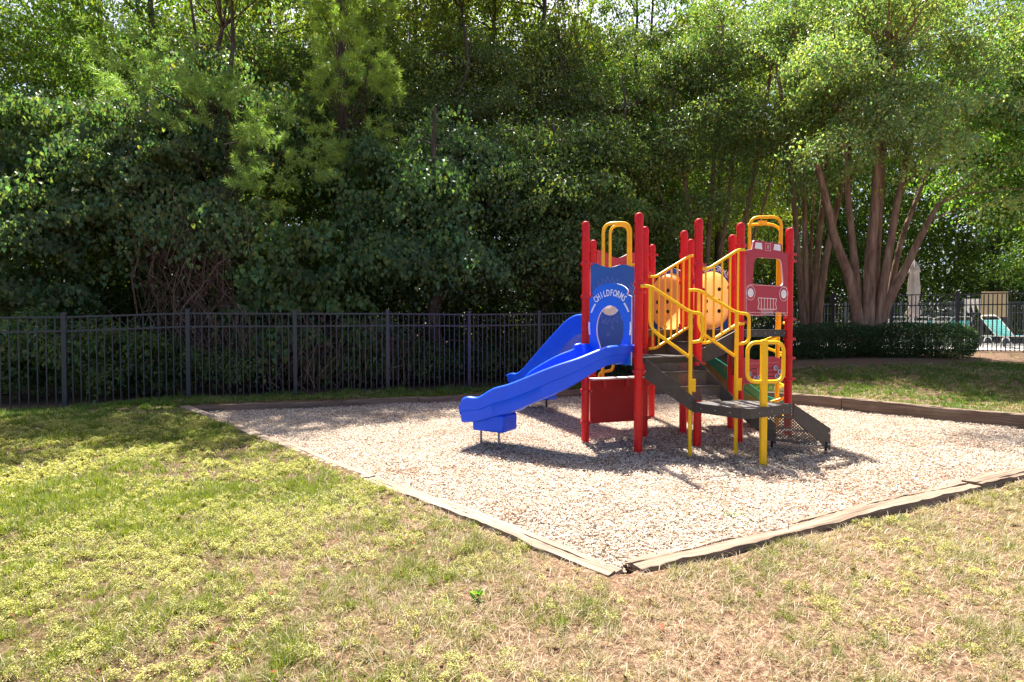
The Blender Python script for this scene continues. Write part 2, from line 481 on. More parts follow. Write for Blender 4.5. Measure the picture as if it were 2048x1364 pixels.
def build_ground():
    xs = np.unique(np.concatenate([np.linspace(-90, -14, 24), np.arange(-14, -6.5, .22), np.arange(-6.5, 8.5, .09), np.arange(8.5, 15, .22), np.linspace(15, 90, 26)]))
    ys = np.unique(np.concatenate([np.linspace(-40, -4, 14), np.arange(-4, 1.5, .22), np.arange(1.5, 12, .09), np.arange(12, 18, .22), np.linspace(18, 120, 30)]))
    X, Y = np.meshgrid(xs, ys); x = X.ravel(); y = Y.ravel()
    z = lawn_z(x, y)
    ins, behind, bed = zone_masks(x, y)
    near = (np.abs(x) < 15) & (y < 19)
    z = z + np.where(near & (ins < 0), (fbm(x, y, .6, 21) - .5) * .05, 0)
    z = np.where(ins > 0, np.minimum(z, mulch_z(x, y) - .05), z)
    nx, ny = len(xs), len(ys)
    i = np.arange(nx * ny).reshape(ny, nx)
    f = np.stack([i[:-1, :-1], i[:-1, 1:], i[1:, 1:], i[1:, :-1]], -1).reshape(-1)
    lit = np.clip((y - np.where(x < .9, fence_y(x), np.where(x < 7.6, 11.575 + (x - .9) * .66, 16.0 - (x - 7.6) * .45))) / .5 + .5, 0, 1)
    bedm = bed.astype(float)
    col = np.zeros((len(x), 3), np.float32)
    o = np_mesh('ground', np.stack([x, y, z], 1), f, 4, col, None)
    me = o.data
    me.attributes.remove(me.attributes['col'])
    for nm, arr in (('litter', np.maximum(lit, bedm)), ('dry', dryness(x, y))):
        a = me.attributes.new(nm, 'FLOAT', 'POINT'); a.data.foreach_set('value', arr.astype(np.float32))
    me.polygons.foreach_set('use_smooth', [True] * len(me.polygons))
    m, nt, out = nodes_of('lawn_soil')
    tc = N(nt, 'ShaderNodeTexCoord')
    n1 = noise(nt, 3.0, 8, .65, tc.outputs['Object']); n2 = noise(nt, 40, 6, .7, tc.outputs['Object'])
    soil = ramp(nt, n2.outputs['Fac'], [(.3, (.055, .03, .018)), (.5, (.18, .105, .066)), (.68, (.42, .29, .20))])
    thatch = ramp(nt, n2.outputs['Fac'], [(.3, (.04, .024, .013)), (.5, (.10, .066, .034)), (.7, (.21, .15, .085))])
    ad = N(nt, 'ShaderNodeAttribute'); ad.attribute_name = 'dry'
    mx0 = N(nt, 'ShaderNodeMixRGB'); nt.links.new(ad.outputs['Fac'], mx0.inputs['Fac'])
    nt.links.new(thatch.outputs['Color'], mx0.inputs['Color1']); nt.links.new(soil.outputs['Color'], mx0.inputs['Color2'])
    fl = ramp(nt, n2.outputs['Fac'], [(.3, (.05, .03, .02)), (.5, (.14, .085, .055)), (.7, (.28, .19, .13))])
    al = N(nt, 'ShaderNodeAttribute'); al.attribute_name = 'litter'
    mx1 = N(nt, 'ShaderNodeMixRGB'); nt.links.new(al.outputs['Fac'], mx1.inputs['Fac'])
    nt.links.new(mx0.outputs['Color'], mx1.inputs['Color1']); nt.links.new(fl.outputs['Color'], mx1.inputs['Color2'])
    p = N(nt, 'ShaderNodeBsdfPrincipled'); p.inputs['Roughness'].default_value = .95; p.inputs['Specular IOR Level'].default_value = .1
    nt.links.new(mx1.outputs['Color'], p.inputs['Base Color'])
    b = N(nt, 'ShaderNodeBump'); b.inputs['Strength'].default_value = .8; b.inputs['Distance'].default_value = .03
    nt.links.new(n2.outputs['Fac'], b.inputs['Height']); nt.links.new(b.outputs['Normal'], p.inputs['Normal'])
    nt.links.new(p.outputs['BSDF'], out.inputs['Surface'])
    me.materials.clear(); me.materials.append(m)
    tag(o, 'lawn and forest floor', kind='structure')

def dryness(x, y):
    """0 lush at the left, 1 dry tan at the lower right"""
    s = (x + .2) / 2.2 + (2.9 - y) * .18
    d = np.clip(.5 + s * .55, 0, 1)
    d = d + (fbm(x, y, .9, 31) - .5) * .9
    d = np.where((x > .4) & (y < 6.5), d - .27 * np.clip((x - .4) / 1.4, 0, 1), d)
    d = np.where(y > 7.4, d * .35, d)
    return np.clip(d, 0, 1)

def build_mulch():
    xs = np.arange(-5.4, 7.8, .1); ys = np.arange(2.6, 11.2, .1)
    X, Y = np.meshgrid(xs, ys); x = X.ravel(); y = Y.ravel()
    nx, ny = len(xs), len(ys); i = np.arange(nx * ny).reshape(ny, nx)
    q = np.stack([i[:-1, :-1], i[:-1, 1:], i[1:, 1:], i[1:, :-1]], -1).reshape(-1, 4)
    d = pit_dist(x, y); keep = (d[q] > -.05).all(1)
    q = q[keep]; used = np.unique(q); mp = -np.ones(len(x), int); mp[used] = np.arange(len(used))
    o = np_mesh('mulch_bed', np.stack([x, y, mulch_z(x, y) - .012], 1)[used], mp[q].ravel(), 4, (0, 0, 0), None)
    o.data.polygons.foreach_set('use_smooth', [True] * len(o.data.polygons))
    m, nt, out = nodes_of('mulch_base')
    tc = N(nt, 'ShaderNodeTexCoord')
    v = N(nt, 'ShaderNodeTexVoronoi'); v.inputs['Scale'].default_value = 60; nt.links.new(tc.outputs['Object'], v.inputs['Vector'])
    cr = ramp(nt, v.outputs['Color'], [(.15, (.10, .065, .045)), (.45, (.25, .18, .13)), (.8, (.42, .33, .25))])
    p = N(nt, 'ShaderNodeBsdfPrincipled'); p.inputs['Roughness'].default_value = .95; p.inputs['Specular IOR Level'].default_value = .1
    nt.links.new(cr.outputs['Color'], p.inputs['Base Color'])
    b = N(nt, 'ShaderNodeBump'); b.inputs['Strength'].default_value = 1; b.inputs['Distance'].default_value = .02
    nt.links.new(v.outputs['Distance'], b.inputs['Height']); nt.links.new(b.outputs['Normal'], p.inputs['Normal'])
    nt.links.new(p.outputs['BSDF'], out.inputs['Surface'])
    o.data.materials.clear(); o.data.materials.append(m)
    tag(o, 'wood chip play surface', kind='structure')
    # loose chips
    rng = np.random.default_rng(5)
    n = 430000
    x = rng.uniform(-5.2, 7.6, n); y = rng.uniform(2.8, 11.0, n)
    dd = pit_dist(x, y); dens = np.clip(1.15 - (np.hypot(x, y) - 3) / 11, .4, 1)
    k = (dd > .02) & (rng.random(n) < dens); x = x[k]; y = y[k]; n = len(x)
    z = mulch_z(x, y) + rng.uniform(-.010, .012, n)
    L = rng.gamma(2.4, .0048, n) + .006; W = rng.uniform(.0026, .0066, n); T = rng.uniform(.0015, .0038, n)
    az = rng.uniform(0, 2 * np.pi, n); tl = rng.normal(0, .33, n); rl = rng.normal(0, .45, n)
    pal = np.array([(.56, .475, .375), (.66, .585, .49), (.47, .375, .285), (.56, .45, .335), (.33, .18, .10), (.10, .065, .045), (.30, .20, .13)])
    wt = np.array([.27, .26, .15, .13, .06, .07, .06])
    red = fbm(x, y, .7, 44)
    pi = rng.choice(7, n, p=wt); pi = np.where((red > .62) & (rng.random(n) < .3), 4, pi)
    cc = np.minimum(pal[pi] * rng.uniform(.85, 1.15, (n, 1)) * np.where(pi < 4, 1.22, 1)[:, None], .84)
    tw = rng.random(n) < .0011; L = np.where(tw, rng.uniform(.05, .20, n), L); W = np.where(tw, .005, W); tl = np.where(tw, tl * .1, tl); z = np.where(tw, z + .012, z); cc[tw] = (.12, .08, .06)
    ex = np.stack([np.cos(az) * np.cos(tl), np.sin(az) * np.cos(tl), np.sin(tl)], 1)
    ey = unit(np.cross(np.tile([0, 0, 1.], (n, 1)), ex)); ez = np.cross(ex, ey)
    ey, ez = ey * np.cos(rl)[:, None] + ez * np.sin(rl)[:, None], ez * np.cos(rl)[:, None] - ey * np.sin(rl)[:, None]
    c = np.stack([x, y, z], 1); vs = []
    tp = rng.uniform(.5, 1.0, n)
    for sx, sy, sz in ((-1, -1, -1), (1, -1, -1), (1, 1, -1), (-1, 1, -1), (-1, -1, 1), (1, -1, 1), (1, 1, 1), (-1, 1, 1)):
        w = W * (tp if sx > 0 else 1)
        vs.append(c + ex * (sx * L / 2)[:, None] + ey * (sy * w / 2)[:, None] + ez * (sz * T / 2)[:, None])
    V = np.stack(vs, 1).reshape(-1, 3)
    idx = np.array([4, 5, 6, 7, 0, 1, 5, 4, 1, 2, 6, 5, 2, 3, 7, 6, 3, 0, 4, 7])
    f = (idx[None] + (np.arange(n) * 8)[:, None]).ravel()
    o = np_mesh('wood_chips', V, f, 4, np.repeat(cc, 8, 0), M['chip'])
    tag(o, 'loose pale wood chips covering the play area', kind='stuff')

# ---------------------------------------------------------------- grass
def build_grass():
    rng = np.random.default_rng(17)
    def scatter(dens, x0, x1, y0, y1):
        n = int(dens * (x1 - x0) * (y1 - y0)); return rng.uniform(x0, x1, n), rng.uniform(y0, y1, n)
    def ok(x, y):
        ins, behind, bed = zone_masks(x, y)
        fyd = y - np.where(x < .9, fence_y(x), 11.575 + (x - .9) * .66)
        return (ins < -.10) & (fyd < .25) & ~(bed & (rng.random(len(x)) > .02)) & (np.abs(x) < y * 1.0 + 1.5)
    def jitter_z(x, y): return lawn_z(x, y) + (fbm(x, y, .6, 21) - .5) * .05
    # ---- tufts of blades
    P = [scatter(620, -5.6, 5.6, 1.7, 4.5), scatter(330, -10, -.9, 4.5, 7.0), scatter(230, -10, -3.0, 7.0, 9.6), scatter(260, 2.5, 9.5, 4.0, 7.5), scatter(240, -9.5, 3.5, 8.6, 12.2), scatter(330, 3.0, 13.5, 6.0, 13.4)]
    tx = np.concatenate([p[0] for p in P]); ty = np.concatenate([p[1] for p in P])
    k = ok(tx, ty); tx = tx[k]; ty = ty[k]
    dr = dryness(tx, ty); brown = np.clip((fbm(tx, ty, .6, 141) - .48) * 5, 0, 1); lush = np.clip((fbm(tx, ty, .5, 51) - .42) * 5, 0, 1)
    weed = np.clip((fbm(tx, ty, .8, 77) - .36) * 4, 0, 1) * np.clip(1.15 - dr * 1.3, 0, 1)
    bare = np.clip((fbm(tx, ty, .45, 93) - .50) * 6, 0, 1) * np.clip(dr * .8 + .15, 0, 1)
    k = rng.random(len(tx)) > np.clip(bare * .8 + weed * .45, 0, .9)
    tx, ty, dr, brown, lush = tx[k], ty[k], dr[k], brown[k], lush[k]; nt = len(tx)
    tdry = np.clip(dr * 1.0 - lush * .45 + brown * .35 + .08 + rng.normal(0, .22, nt), .03, .97)
    tdist = np.hypot(tx, ty)
    per = (rng.uniform(22, 56, nt) * np.clip(1.15 - tdist / 22, .45, 1)).astype(int)
    th = rng.uniform(.020, .060, nt) * (1 + .55 * lush * (1 - dr)) * np.where(ty > 6.4, 1.2, 1) * (.55 + .9 * vnoise(tx, ty, .3, 15))
    trad = rng.uniform(.012, .042, nt) * np.where(ty > 6, 1.3, 1)
    R_ = lambda a: np.repeat(a, per)
    n = int(per.sum()); az = rng.uniform(0, 2 * np.pi, n); rr = np.sqrt(rng.random(n)) * R_(trad)
    x = R_(tx) + np.cos(az) * rr; y = R_(ty) + np.sin(az) * rr
    isdry = rng.random(n) < R_(tdry)
    H = R_(th) * .85 * rng.uniform(.55, 1.25, n) * np.where(isdry, 1.05, 1)
    az = az + rng.normal(0, .8, n)
    lean = np.clip(.15 + .7 * rr / np.maximum(R_(trad), .01) + rng.normal(0, .3, n) + np.where(isdry, .35, 0), 0, 1.45)
    dist = np.hypot(x, y); W = rng.uniform(.0013, .0028, n) * np.clip(dist / 3.4, .9, 3.4)
    # loose straw lying between the tufts
    ns = 260000; sx = rng.uniform(-5, 7.5, ns); sy = rng.uniform(1.7, 6.5, ns); sd = dryness(sx, sy)
    k = ok(sx, sy) & (rng.random(ns) < np.clip(sd * .9 + .08, 0, 1) * (.25 + .75 * vnoise(sx, sy, .16, 71))); sx = sx[k]; sy = sy[k]; ns = len(sx)
    x = np.concatenate([x, sx]); y = np.concatenate([y, sy]); az = np.concatenate([az, rng.uniform(0, 6.28, ns)])
    H = np.concatenate([H, rng.uniform(.03, .085, ns)]); lean = np.concatenate([lean, rng.uniform(1.1, 1.5, ns)]); isdry = np.concatenate([isdry, rng.random(ns) < .92])
    W = np.concatenate([W, rng.uniform(.0014, .003, ns) * np.clip(np.hypot(sx, sy) / 3.6, .9, 2)]); lsh = np.concatenate([R_(lush), np.zeros(ns)]); n = len(x)
    d = np.stack([np.cos(az), np.sin(az), np.zeros(n)], 1); s = np.stack([-np.sin(az), np.cos(az), np.zeros(n)], 1)
    up = np.array([0, 0, 1.])
    b = np.stack([x, y, jitter_z(x, y) - .004], 1); b[n - ns:, 2] += rng.uniform(.004, .016, ns)
    m1 = b + d * (np.sin(lean * .75) * H * .55)[:, None] + up * (np.cos(lean * .75) * H * .55)[:, None]
    l2 = np.minimum(lean * 1.22, 1.5)
    t = m1 + d * (np.sin(l2) * H * .55)[:, None] + up * (np.cos(l2) * H * .55)[:, None]
    w = W[:, None] * .5
    V = np.stack([b - s * w, b + s * w, m1 + s * w * .85, m1 - s * w * .85, t], 1).reshape(-1, 3)
    o5 = (np.arange(n) * 5)[:, None]
    fl = np.concatenate([o5 + np.array([0, 1, 2, 3]), o5 + np.array([3, 2, 4])], 1).ravel(); fs = np.tile(np.array([4, 3]), n)
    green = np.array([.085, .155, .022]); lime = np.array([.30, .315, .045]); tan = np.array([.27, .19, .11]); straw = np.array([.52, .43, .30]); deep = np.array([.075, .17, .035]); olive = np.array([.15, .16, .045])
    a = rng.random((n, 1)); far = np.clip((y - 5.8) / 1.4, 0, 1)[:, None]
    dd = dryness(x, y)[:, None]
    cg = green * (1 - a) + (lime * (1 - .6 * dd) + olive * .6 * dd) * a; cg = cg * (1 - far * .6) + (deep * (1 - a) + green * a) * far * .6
    a2 = rng.random((n, 1)); cd = tan * (1 - a2) + straw * a2
    c = np.where(isdry[:, None], cd, cg) * rng.uniform(.75, 1.2, (n, 1))
    o = np_mesh('grass', V, fl, fs, np.repeat(c, 5, 0), M['blade'])
    tag(o, 'patchy lawn grass, lush at one side and dry tan at the other', kind='stuff')
    # ---- low yellow-green weeds: little domes of tiny leaflets and seed heads
    P = [scatter(760, -5.4, 2.6, 1.75, 4.6), scatter(640, -9.5, -.9, 4.6, 7.6), scatter(120, 1, 7.5, 2.2, 5.6)]
    wx = np.concatenate([p[0] for p in P]); wy = np.concatenate([p[1] for p in P]); dr = dryness(wx, wy)
    pr = np.clip((fbm(wx, wy, .8, 77) - .33) * 4, .05, 1) * np.clip(1.2 - dr * 1.35, .0, 1) * np.clip((fbm(wx, wy, .25, 78) - .34) * 5, .08, 1)
    pr = np.where(wy > 6.2, pr * np.clip(8 - wy, 0, 1.8) / 1.8, pr)
    k = ok(wx, wy) & (rng.random(len(wx)) < pr); wx, wy = wx[k], wy[k]; nw = len(wx)
    per = rng.integers(45, 95, nw); R_ = lambda a: np.repeat(a, per); m = int(per.sum())
    rad = rng.uniform(.018, .045, nw); hh = rng.uniform(.018, .055, nw)
    az = rng.uniform(0, 6.28, m); q = np.sqrt(rng.random(m)) * (1 + .25 * np.sin(az * 3 + R_(rng.uniform(0, 6, nw))))
    X = R_(wx) + np.cos(az) * q * R_(rad); Y = R_(wy) + np.sin(az) * q * R_(rad)
    Z = jitter_z(X, Y) + R_(hh) * np.clip(1 - .75 * q * q, .1, 1) * rng.uniform(.55, 1.1, m)
    base = np.stack([X, Y, Z], 1)
    dv = rng.normal(0, 1, (m, 3)); dv[:, 2] = np.abs(dv[:, 2]) * .6; nv = rng.normal(0, .55, (m, 3)); nv[:, 2] += 1
    sz = rng.uniform(.004, .0088, m) * np.clip(np.hypot(X, Y) / 3.4, .95, 2.2)
    V, f, kk = leaf_arrays(base, dv, nv, sz, sz * .8)
    a = rng.random((m, 1)); wc = R_(rng.random(nw))[:, None]
    c = (np.array([.24, .25, .05]) * (1 - a) + np.array([.58, .54, .22]) * a) * (.8 + .35 * wc)
    o = np_mesh('clover', V, f, 3, np.repeat(c, kk, 0), M['blade'])
    tag(o, 'pale yellow-green ground weeds matted through the lawn', kind='stuff')
    # ---- dead leaves
    n = 1700
    x = np.concatenate([rng.uniform(-5, 5.5, n), rng.uniform(-8, 8, n)]); y = np.concatenate([rng.uniform(1.9, 5, n), rng.uniform(4, 11, n)])
    ins = pit_dist(x, y); k = (ins < -.15) & (rng.random(len(x)) < np.where(y < 3.6, .8, .25)); x = x[k]; y = y[k]; n = len(x)
    base = np.stack([x, y, lawn_z(x, y) + rng.uniform(.004, .025, n)], 1)
    dv = rng.normal(0, 1, (n, 3)); dv[:, 2] *= .25; nv = rng.normal(0, .4, (n, 3)); nv[:, 2] += 1
    sz = rng.uniform(.010, .026, n) * np.where(rng.random(n) < .06, 1.9, 1)
    V, f, kk = leaf_arrays(base, dv, nv, sz, sz * .7, True, .3, .3)
    pal = np.array([(.13, .055, .028), (.24, .12, .065), (.28, .20, .13), (.24, .06, .03)]); c = pal[rng.choice(4, n, p=[.4, .3, .22, .08])]
    o = np_mesh('fallen_leaves', V, f, 3, np.repeat(c, kk, 0), M['litter'])
    tag(o, 'scattered dry brown leaves lying in the lawn', kind='stuff')

def small_weed(name, x, y, z, n, h, size, col, label, seed, cat='weed', tall=False):
    rng = np.random.default_rng(seed)
    r = empty(name, (x, y, z)); tag(r, label, cat)
    if tall:
        t = np.linspace(.1, 1, n); base = np.stack([rng.normal(0, .004, n), rng.normal(0, .004, n), t * h * .8], 1)
        dv = rng.normal(0, .6, (n, 3)); dv[:, 2] = .9
    else:
        base = np.stack([rng.normal(0, h * 1.6, n), rng.normal(0, h * .8, n), rng.uniform(.1, 1, n) * h], 1)
        dv = rng.normal(0, 1, (n, 3)); dv[:, 2] = np.abs(dv[:, 2]) * .5
    nv = rng.normal(0, .4, (n, 3)); nv[:, 2] += 1
    V, f, kk = leaf_arrays(base, dv, nv, rng.uniform(.7, 1.3, n) * size, rng.uniform(.3, .5, n) * size)
    np_mesh('foliage', V, f, 3, np.repeat(vary(rng, n, col), kk, 0), M['leaf'], r)
    mb = MB()
    for i in range(3 if tall else 6):
        a = rng.normal(0, .3, 2) * h * (0.2 if tall else 1.6)
        mb.tube([(0, 0, -.01), (a[0] * .5, a[1] * .5, h * .5), (a[0], a[1], h * .9)], [.003, .0025, .0015], M['olive'], 5)
    mb.build('stem', r)

# ---------------------------------------------------------------- timbers
def timber(name, a, b, top, h, w, mat, label, seed, nseg=60):
    rng = random.Random(seed)
    a = Vector((a[0], a[1], 0)); b = Vector((b[0], b[1], 0)); L = (b - a).length
    ta, tb = (top if isinstance(top, tuple) else (top, top))
    vs = []; fs = []
    ck = rng.uniform(-.2, .2)
    prof = [(-.5, -1), (-.5, -.06), (-.47, 0), (ck - .035, .0), (ck, -.10), (ck + .035, .005), (.47, .0), (.5, -.07), (.5, -1)]
    ph = [rng.uniform(0, 6) for _ in range(6)]
    for i in range(nseg + 1):
        t = i / nseg; x = t * L
        for j, (p, q) in enumerate(prof):
            e = .003 * math.sin(x * 7 + ph[0] + j) + .002 * math.sin(x * 17 + ph[1] + j * 2) + rng.uniform(-.003, .003)
            if j == 4: e += .018 * max(0, math.sin(x * 1.9 + ph[4])); p = p + .10 * math.sin(x * 1.3 + ph[5])
            elif j in (3, 5): p = p + .10 * math.sin(x * 1.3 + ph[5])
            wy = .010 * math.sin(x * 2.2 + ph[2])
            zz = (ta + (tb - ta) * t) + .008 * math.sin(x * 2.7 + ph[3])
            vs.append((x, p * w + wy + (e if q < 0 else e * .4), zz + q * h + (e if q >= -.2 else 0)))
    k = len(prof)
    for i in range(nseg):
        for j in range(k):
            l = (j + 1) % k
            fs.append((i * k + j, i * k + l, (i + 1) * k + l, (i + 1) * k + j))
    fs.append(tuple(range(k))); fs.append(tuple(reversed([nseg * k + j for j in range(k)])))
    me = bpy.data.meshes.new(name); me.from_pydata(vs, [], fs); me.materials.append(mat)
    bm = bmesh.new(); bm.from_mesh(me); bmesh.ops.recalc_face_normals(bm, faces=bm.faces); bm.to_mesh(me); bm.free()
    me.polygons.foreach_set('use_smooth', [True] * len(me.polygons)); me.set_sharp_from_angle(angle=R(50))
    o = bpy.data.objects.new(name, me); COL.objects.link(o)
    o.location = a; o.rotation_euler = (0, 0, math.atan2(b.y - a.y, b.x - a.x))
    tag(o, label, 'timber', 'timbers edging the mulch bed')
    return o

def build_timbers():
    P = [Vector((p[0], p[1])) for p in PIT]
    def along(a, b, cuts, tops, mat, labels, w=.16, h=.17, seed=0, gap=.012):
        for i in range(len(cuts) - 1):
            p = a + (b - a) * cuts[i]; q = a + (b - a) * cuts[i + 1]
            e = (q - p).normalized() * gap / 2
            timber('border_timber', p + e, q - e, (tops[i], tops[i + 1]), h, w, mat, labels[i], seed + i)
    # near left side, the palest wood
    e = (P[3] - P[0]).normalized()
    along(P[0] - e * .02, P[3], [0, .31, .62, 1], [.046, .056, .066, .088], M['timber'],
          ['pale weathered border timber split at its end, at the dry near corner',
           'pale border timber between green weeds and mulch, middle of the long left side',
           'pale border timber running up to the rear fence, half in tree shade'], seed=10, w=.13)
    n2 = (P[1] - P[0]).normalized()
    along(P[0] + n2 * .115, P[1], [0, .45, 1], [.042, .05, .07], M['timber_brown'],
          ['cracked brown border timber crossing the lower right, dry grass in front of it',
           'brown border timber at the right edge of the photo in front of the mulch'], w=.15, seed=20)
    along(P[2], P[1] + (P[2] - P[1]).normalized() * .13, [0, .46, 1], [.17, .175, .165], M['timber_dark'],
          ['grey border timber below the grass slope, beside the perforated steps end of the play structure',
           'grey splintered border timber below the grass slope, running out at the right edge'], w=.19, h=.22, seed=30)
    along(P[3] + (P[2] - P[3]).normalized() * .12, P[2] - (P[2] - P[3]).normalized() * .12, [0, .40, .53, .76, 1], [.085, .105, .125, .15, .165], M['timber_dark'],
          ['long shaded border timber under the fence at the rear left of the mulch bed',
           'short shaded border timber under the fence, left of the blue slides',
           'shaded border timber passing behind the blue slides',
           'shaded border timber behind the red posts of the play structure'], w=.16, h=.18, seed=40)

# ---------------------------------------------------------------- fences
def fence_run(root, posts, H, mat, post_w=.062, picks=15, pick_w=.016, rails=(.05, .27), first=True, last=True, bottom=None):
    for i, (x, y, z) in enumerate(posts):
        if (i == 0 and not first): continue
        mb = MB()
        d = Vector(posts[min(i + 1, len(posts) - 1)][:2]) - Vector(posts[max(i - 1, 0)][:2]); d.normalize()
        ax = Vector((d.x, d.y, 0)); ay = Vector((-d.y, d.x, 0))
        mb.box((x, y, z + H / 2 - .05), (post_w, post_w, H + .1), mat, ax, ay)
        mb.box((x, y, z + H + .008), (post_w + .012, post_w + .012, .016), mat, ax, ay)
        mb.box((x, y, z + H + .022), (post_w * .6, post_w * .6, .012), mat, ax, ay)
        mb.build('post', root)
    for i in range(len(posts) - 1):
        a = Vector(posts[i]); b = Vector(posts[i + 1]); mb = MB()
        dd = (b - a); e = Vector((dd.x, dd.y, 0)).normalized()
        for r in rails:
            mb.bar(a + Vector((0, 0, H - r)) + e * post_w / 2, b + Vector((0, 0, H - r)) - e * post_w / 2, .028, .028, mat)
        if bottom is not None:
            mb.bar(a + Vector((0, 0, bottom)) + e * post_w / 2, b + Vector((0, 0, bottom)) - e * post_w / 2, .028, .028, mat)
        for k in range(1, picks + 1):
            p = a + dd * (k / (picks + 1))
            ax = e; ay = Vector((-e.y, e.x, 0))
            mb.box((p.x, p.y, p.z + (H - .06 - .02) / 2 - .01), (pick_w, pick_w, H - .06 + .02), mat, ax, ay)
        mb.build('picket_panel', root)

def build_fences():
    us = [(-180, 0.0), (128, -.005), (376, .105), (590, .095), (775, .125), (938, .105), (1077, .14)]
    posts = []
    for u, z in us:
        k = (u - 1024) / F; d = 11.26 / (1 - .35 * k); posts.append((k * d, d, gz(k * d, d) - .01))
    a = posts[-1]; b = (7.6, 15.9)
    for i in range(1, 6):
        t = i / 6; x = a[0] + (b[0] - a[0]) * t; y = a[1] + (b[1] - a[1]) * t; posts.append((x, y, gz(x, y)))
    posts.append((b[0], b[1], gz(*b)))
    root = empty('metal_fence', (0, 0, 0)); tag(root, 'black metal picket fence running behind the mulch bed in front of the woods', 'fence')
    fence_run(root, posts, 1.5, M['fence'])
    pr = []
    for u, d in ((1598, 15.93), (1665, 15.5), (1782, 14.95), (1914, 14.36), (2058, 13.75), (2215, 13.2)):
        x = (u - 1024) / F * d; pr.append((x, d, gz(x, d)))
    pr[0] = (b[0] + .07, b[1] - .02, pr[0][2])
    root = empty('pool_fence', (0, 0, 0)); tag(root, 'black metal picket fence between the hedge and the pool loungers', 'fence')
    fence_run(root, pr, 1.5, M['black_fence'], post_w=.075, pick_w=.019, rails=(.05, .33), first=False)
    fr = []
    for u, d in ((1560, 22.0), (1690, 21.3), (1800, 20.8), (1905, 20.4), (2012, 20.0), (2120, 19.6), (2240, 19.2)):
        x = (u - 1024) / F * d; fr.append((x, d, .70))
    root = empty('rear_pool_fence', (0, 0, 0)); tag(root, 'grey metal picket fence on the far side of the pool deck', 'fence')
    fence_run(root, fr, 1.55, M['fence_far'], post_w=.075, pick_w=.02, picks=18, rails=(.05, .42), bottom=.12)

# ---------------------------------------------------------------- play structure
PO = {'a': (.836, 6.37), 'b': (1.332, 5.895), 'c': (1.585, 6.70), 'd': (1.117, 7.72), 'e': (2.035, 8.14), 'f': (2.135, 6.97),
      'g': (2.43, 7.64), 'h': (2.063, 6.21), 'i': (2.85, 7.27), 'j': (2.623, 6.45), 'k': (3.353, 6.79)}
PTOP = 2.5
LAND, UP, PLAT = .985, 1.275, .53

class Panel:
    """vertical plane from post A to post B; s along, z up, n towards the camera"""
    def __init__(s, A, B, ins=0.05, off=0.0):
        s.A = Vector((A[0], A[1], 0)); s.B = Vector((B[0], B[1], 0)); s.e = (s.B - s.A).normalized(); s.L = (s.B - s.A).length
        s.n = Vector((s.e.y, -s.e.x, 0))
        if s.n.y > 0: s.n = -s.n
        s.off = off
    def p(s, t, z, n=0.0): return s.A + s.e * t + Vector((0, 0, z)) + s.n * (n + s.off)
    def plate(s, mb, outer, hole, th, mat, edge, n0=0.0):
        loops = [outer] + ([hole] if hole else [])
        vec = [[Vector((t, z, 0)) for t, z in lp] for lp in loops]
        flat = [q for lp in loops for q in lp]
        tris = tessellate_polygon(vec)
        nn = len(flat)
        vs = [s.p(t, z, n0 + th / 2) for t, z in flat] + [s.p(t, z, n0 - th / 2) for t, z in flat]
        mb.add(vs, [tuple(t) for t in tris] + [tuple(nn + i for i in reversed(t)) for t in tris], mat)
        st = 0; fs = []
        for lp in loops:
            m = len(lp)
            for i in range(m): fs.append((st + i, st + (i + 1) % m, nn + st + (i + 1) % m, nn + st + i))
            st += m
        mb.add(vs, fs, edge)
    def strip(s, mb, pts, w, mat, n0, th=.004, closed=False):
        P = [Vector(q) for q in pts]; m = len(P); L = []; Rr = []
        for i in range(m):
            a = P[i - 1] if (i or closed) else P[i]; c = P[(i + 1) % m] if (i < m - 1 or closed) else P[i]
            d = (c - a)
            d = d.normalized() if d.length else Vector((1, 0))
            nn = Vector((-d.y, d.x)) * w / 2; L.append(P[i] + nn); Rr.append(P[i] - nn)
        vs = []
        for i in range(m):
            for q, k in ((L[i], n0), (L[i], n0 + th), (Rr[i], n0 + th), (Rr[i], n0)): vs.append(s.p(q.x, q.y, k))
        fs = []
        for i in range(m if closed else m - 1):
            j = (i + 1) % m
            for k in range(4):
                l = (k + 1) % 4; fs.append((i * 4 + k, i * 4 + l, j * 4 + l, j * 4 + k))
        if not closed: fs += [(0, 1, 2, 3), ((m - 1) * 4 + 3, (m - 1) * 4 + 2, (m - 1) * 4 + 1, (m - 1) * 4)]
        mb.add(vs, fs, mat)
    def disc(s, mb, c, r, mat, n0, th=.004, sx=1.0, seg=24):
        vs = [s.p(c[0] + r * sx * math.cos(k * 2 * math.pi / seg), c[1] + r * math.sin(k * 2 * math.pi / seg), n) for n in (n0, n0 + th) for k in range(seg)]
        mb.add(vs, [tuple(range(seg)), tuple(range(seg, 2 * seg))] + [(k, (k + 1) % seg, seg + (k + 1) % seg, seg + k) for k in range(seg)], mat)

def ell(cx, cz, rx, rz, n=28, a0=0, a1=2 * math.pi):
    return [(cx + rx * math.cos(a0 + (a1 - a0) * k / n), cz + rz * math.sin(a0 + (a1 - a0) * k / n)) for k in range(n)]

def fix_normals(o):
    bm = bmesh.new(); bm.from_mesh(o.data); bmesh.ops.recalc_face_normals(bm, faces=bm.faces); bm.to_mesh(o.data); bm.free()

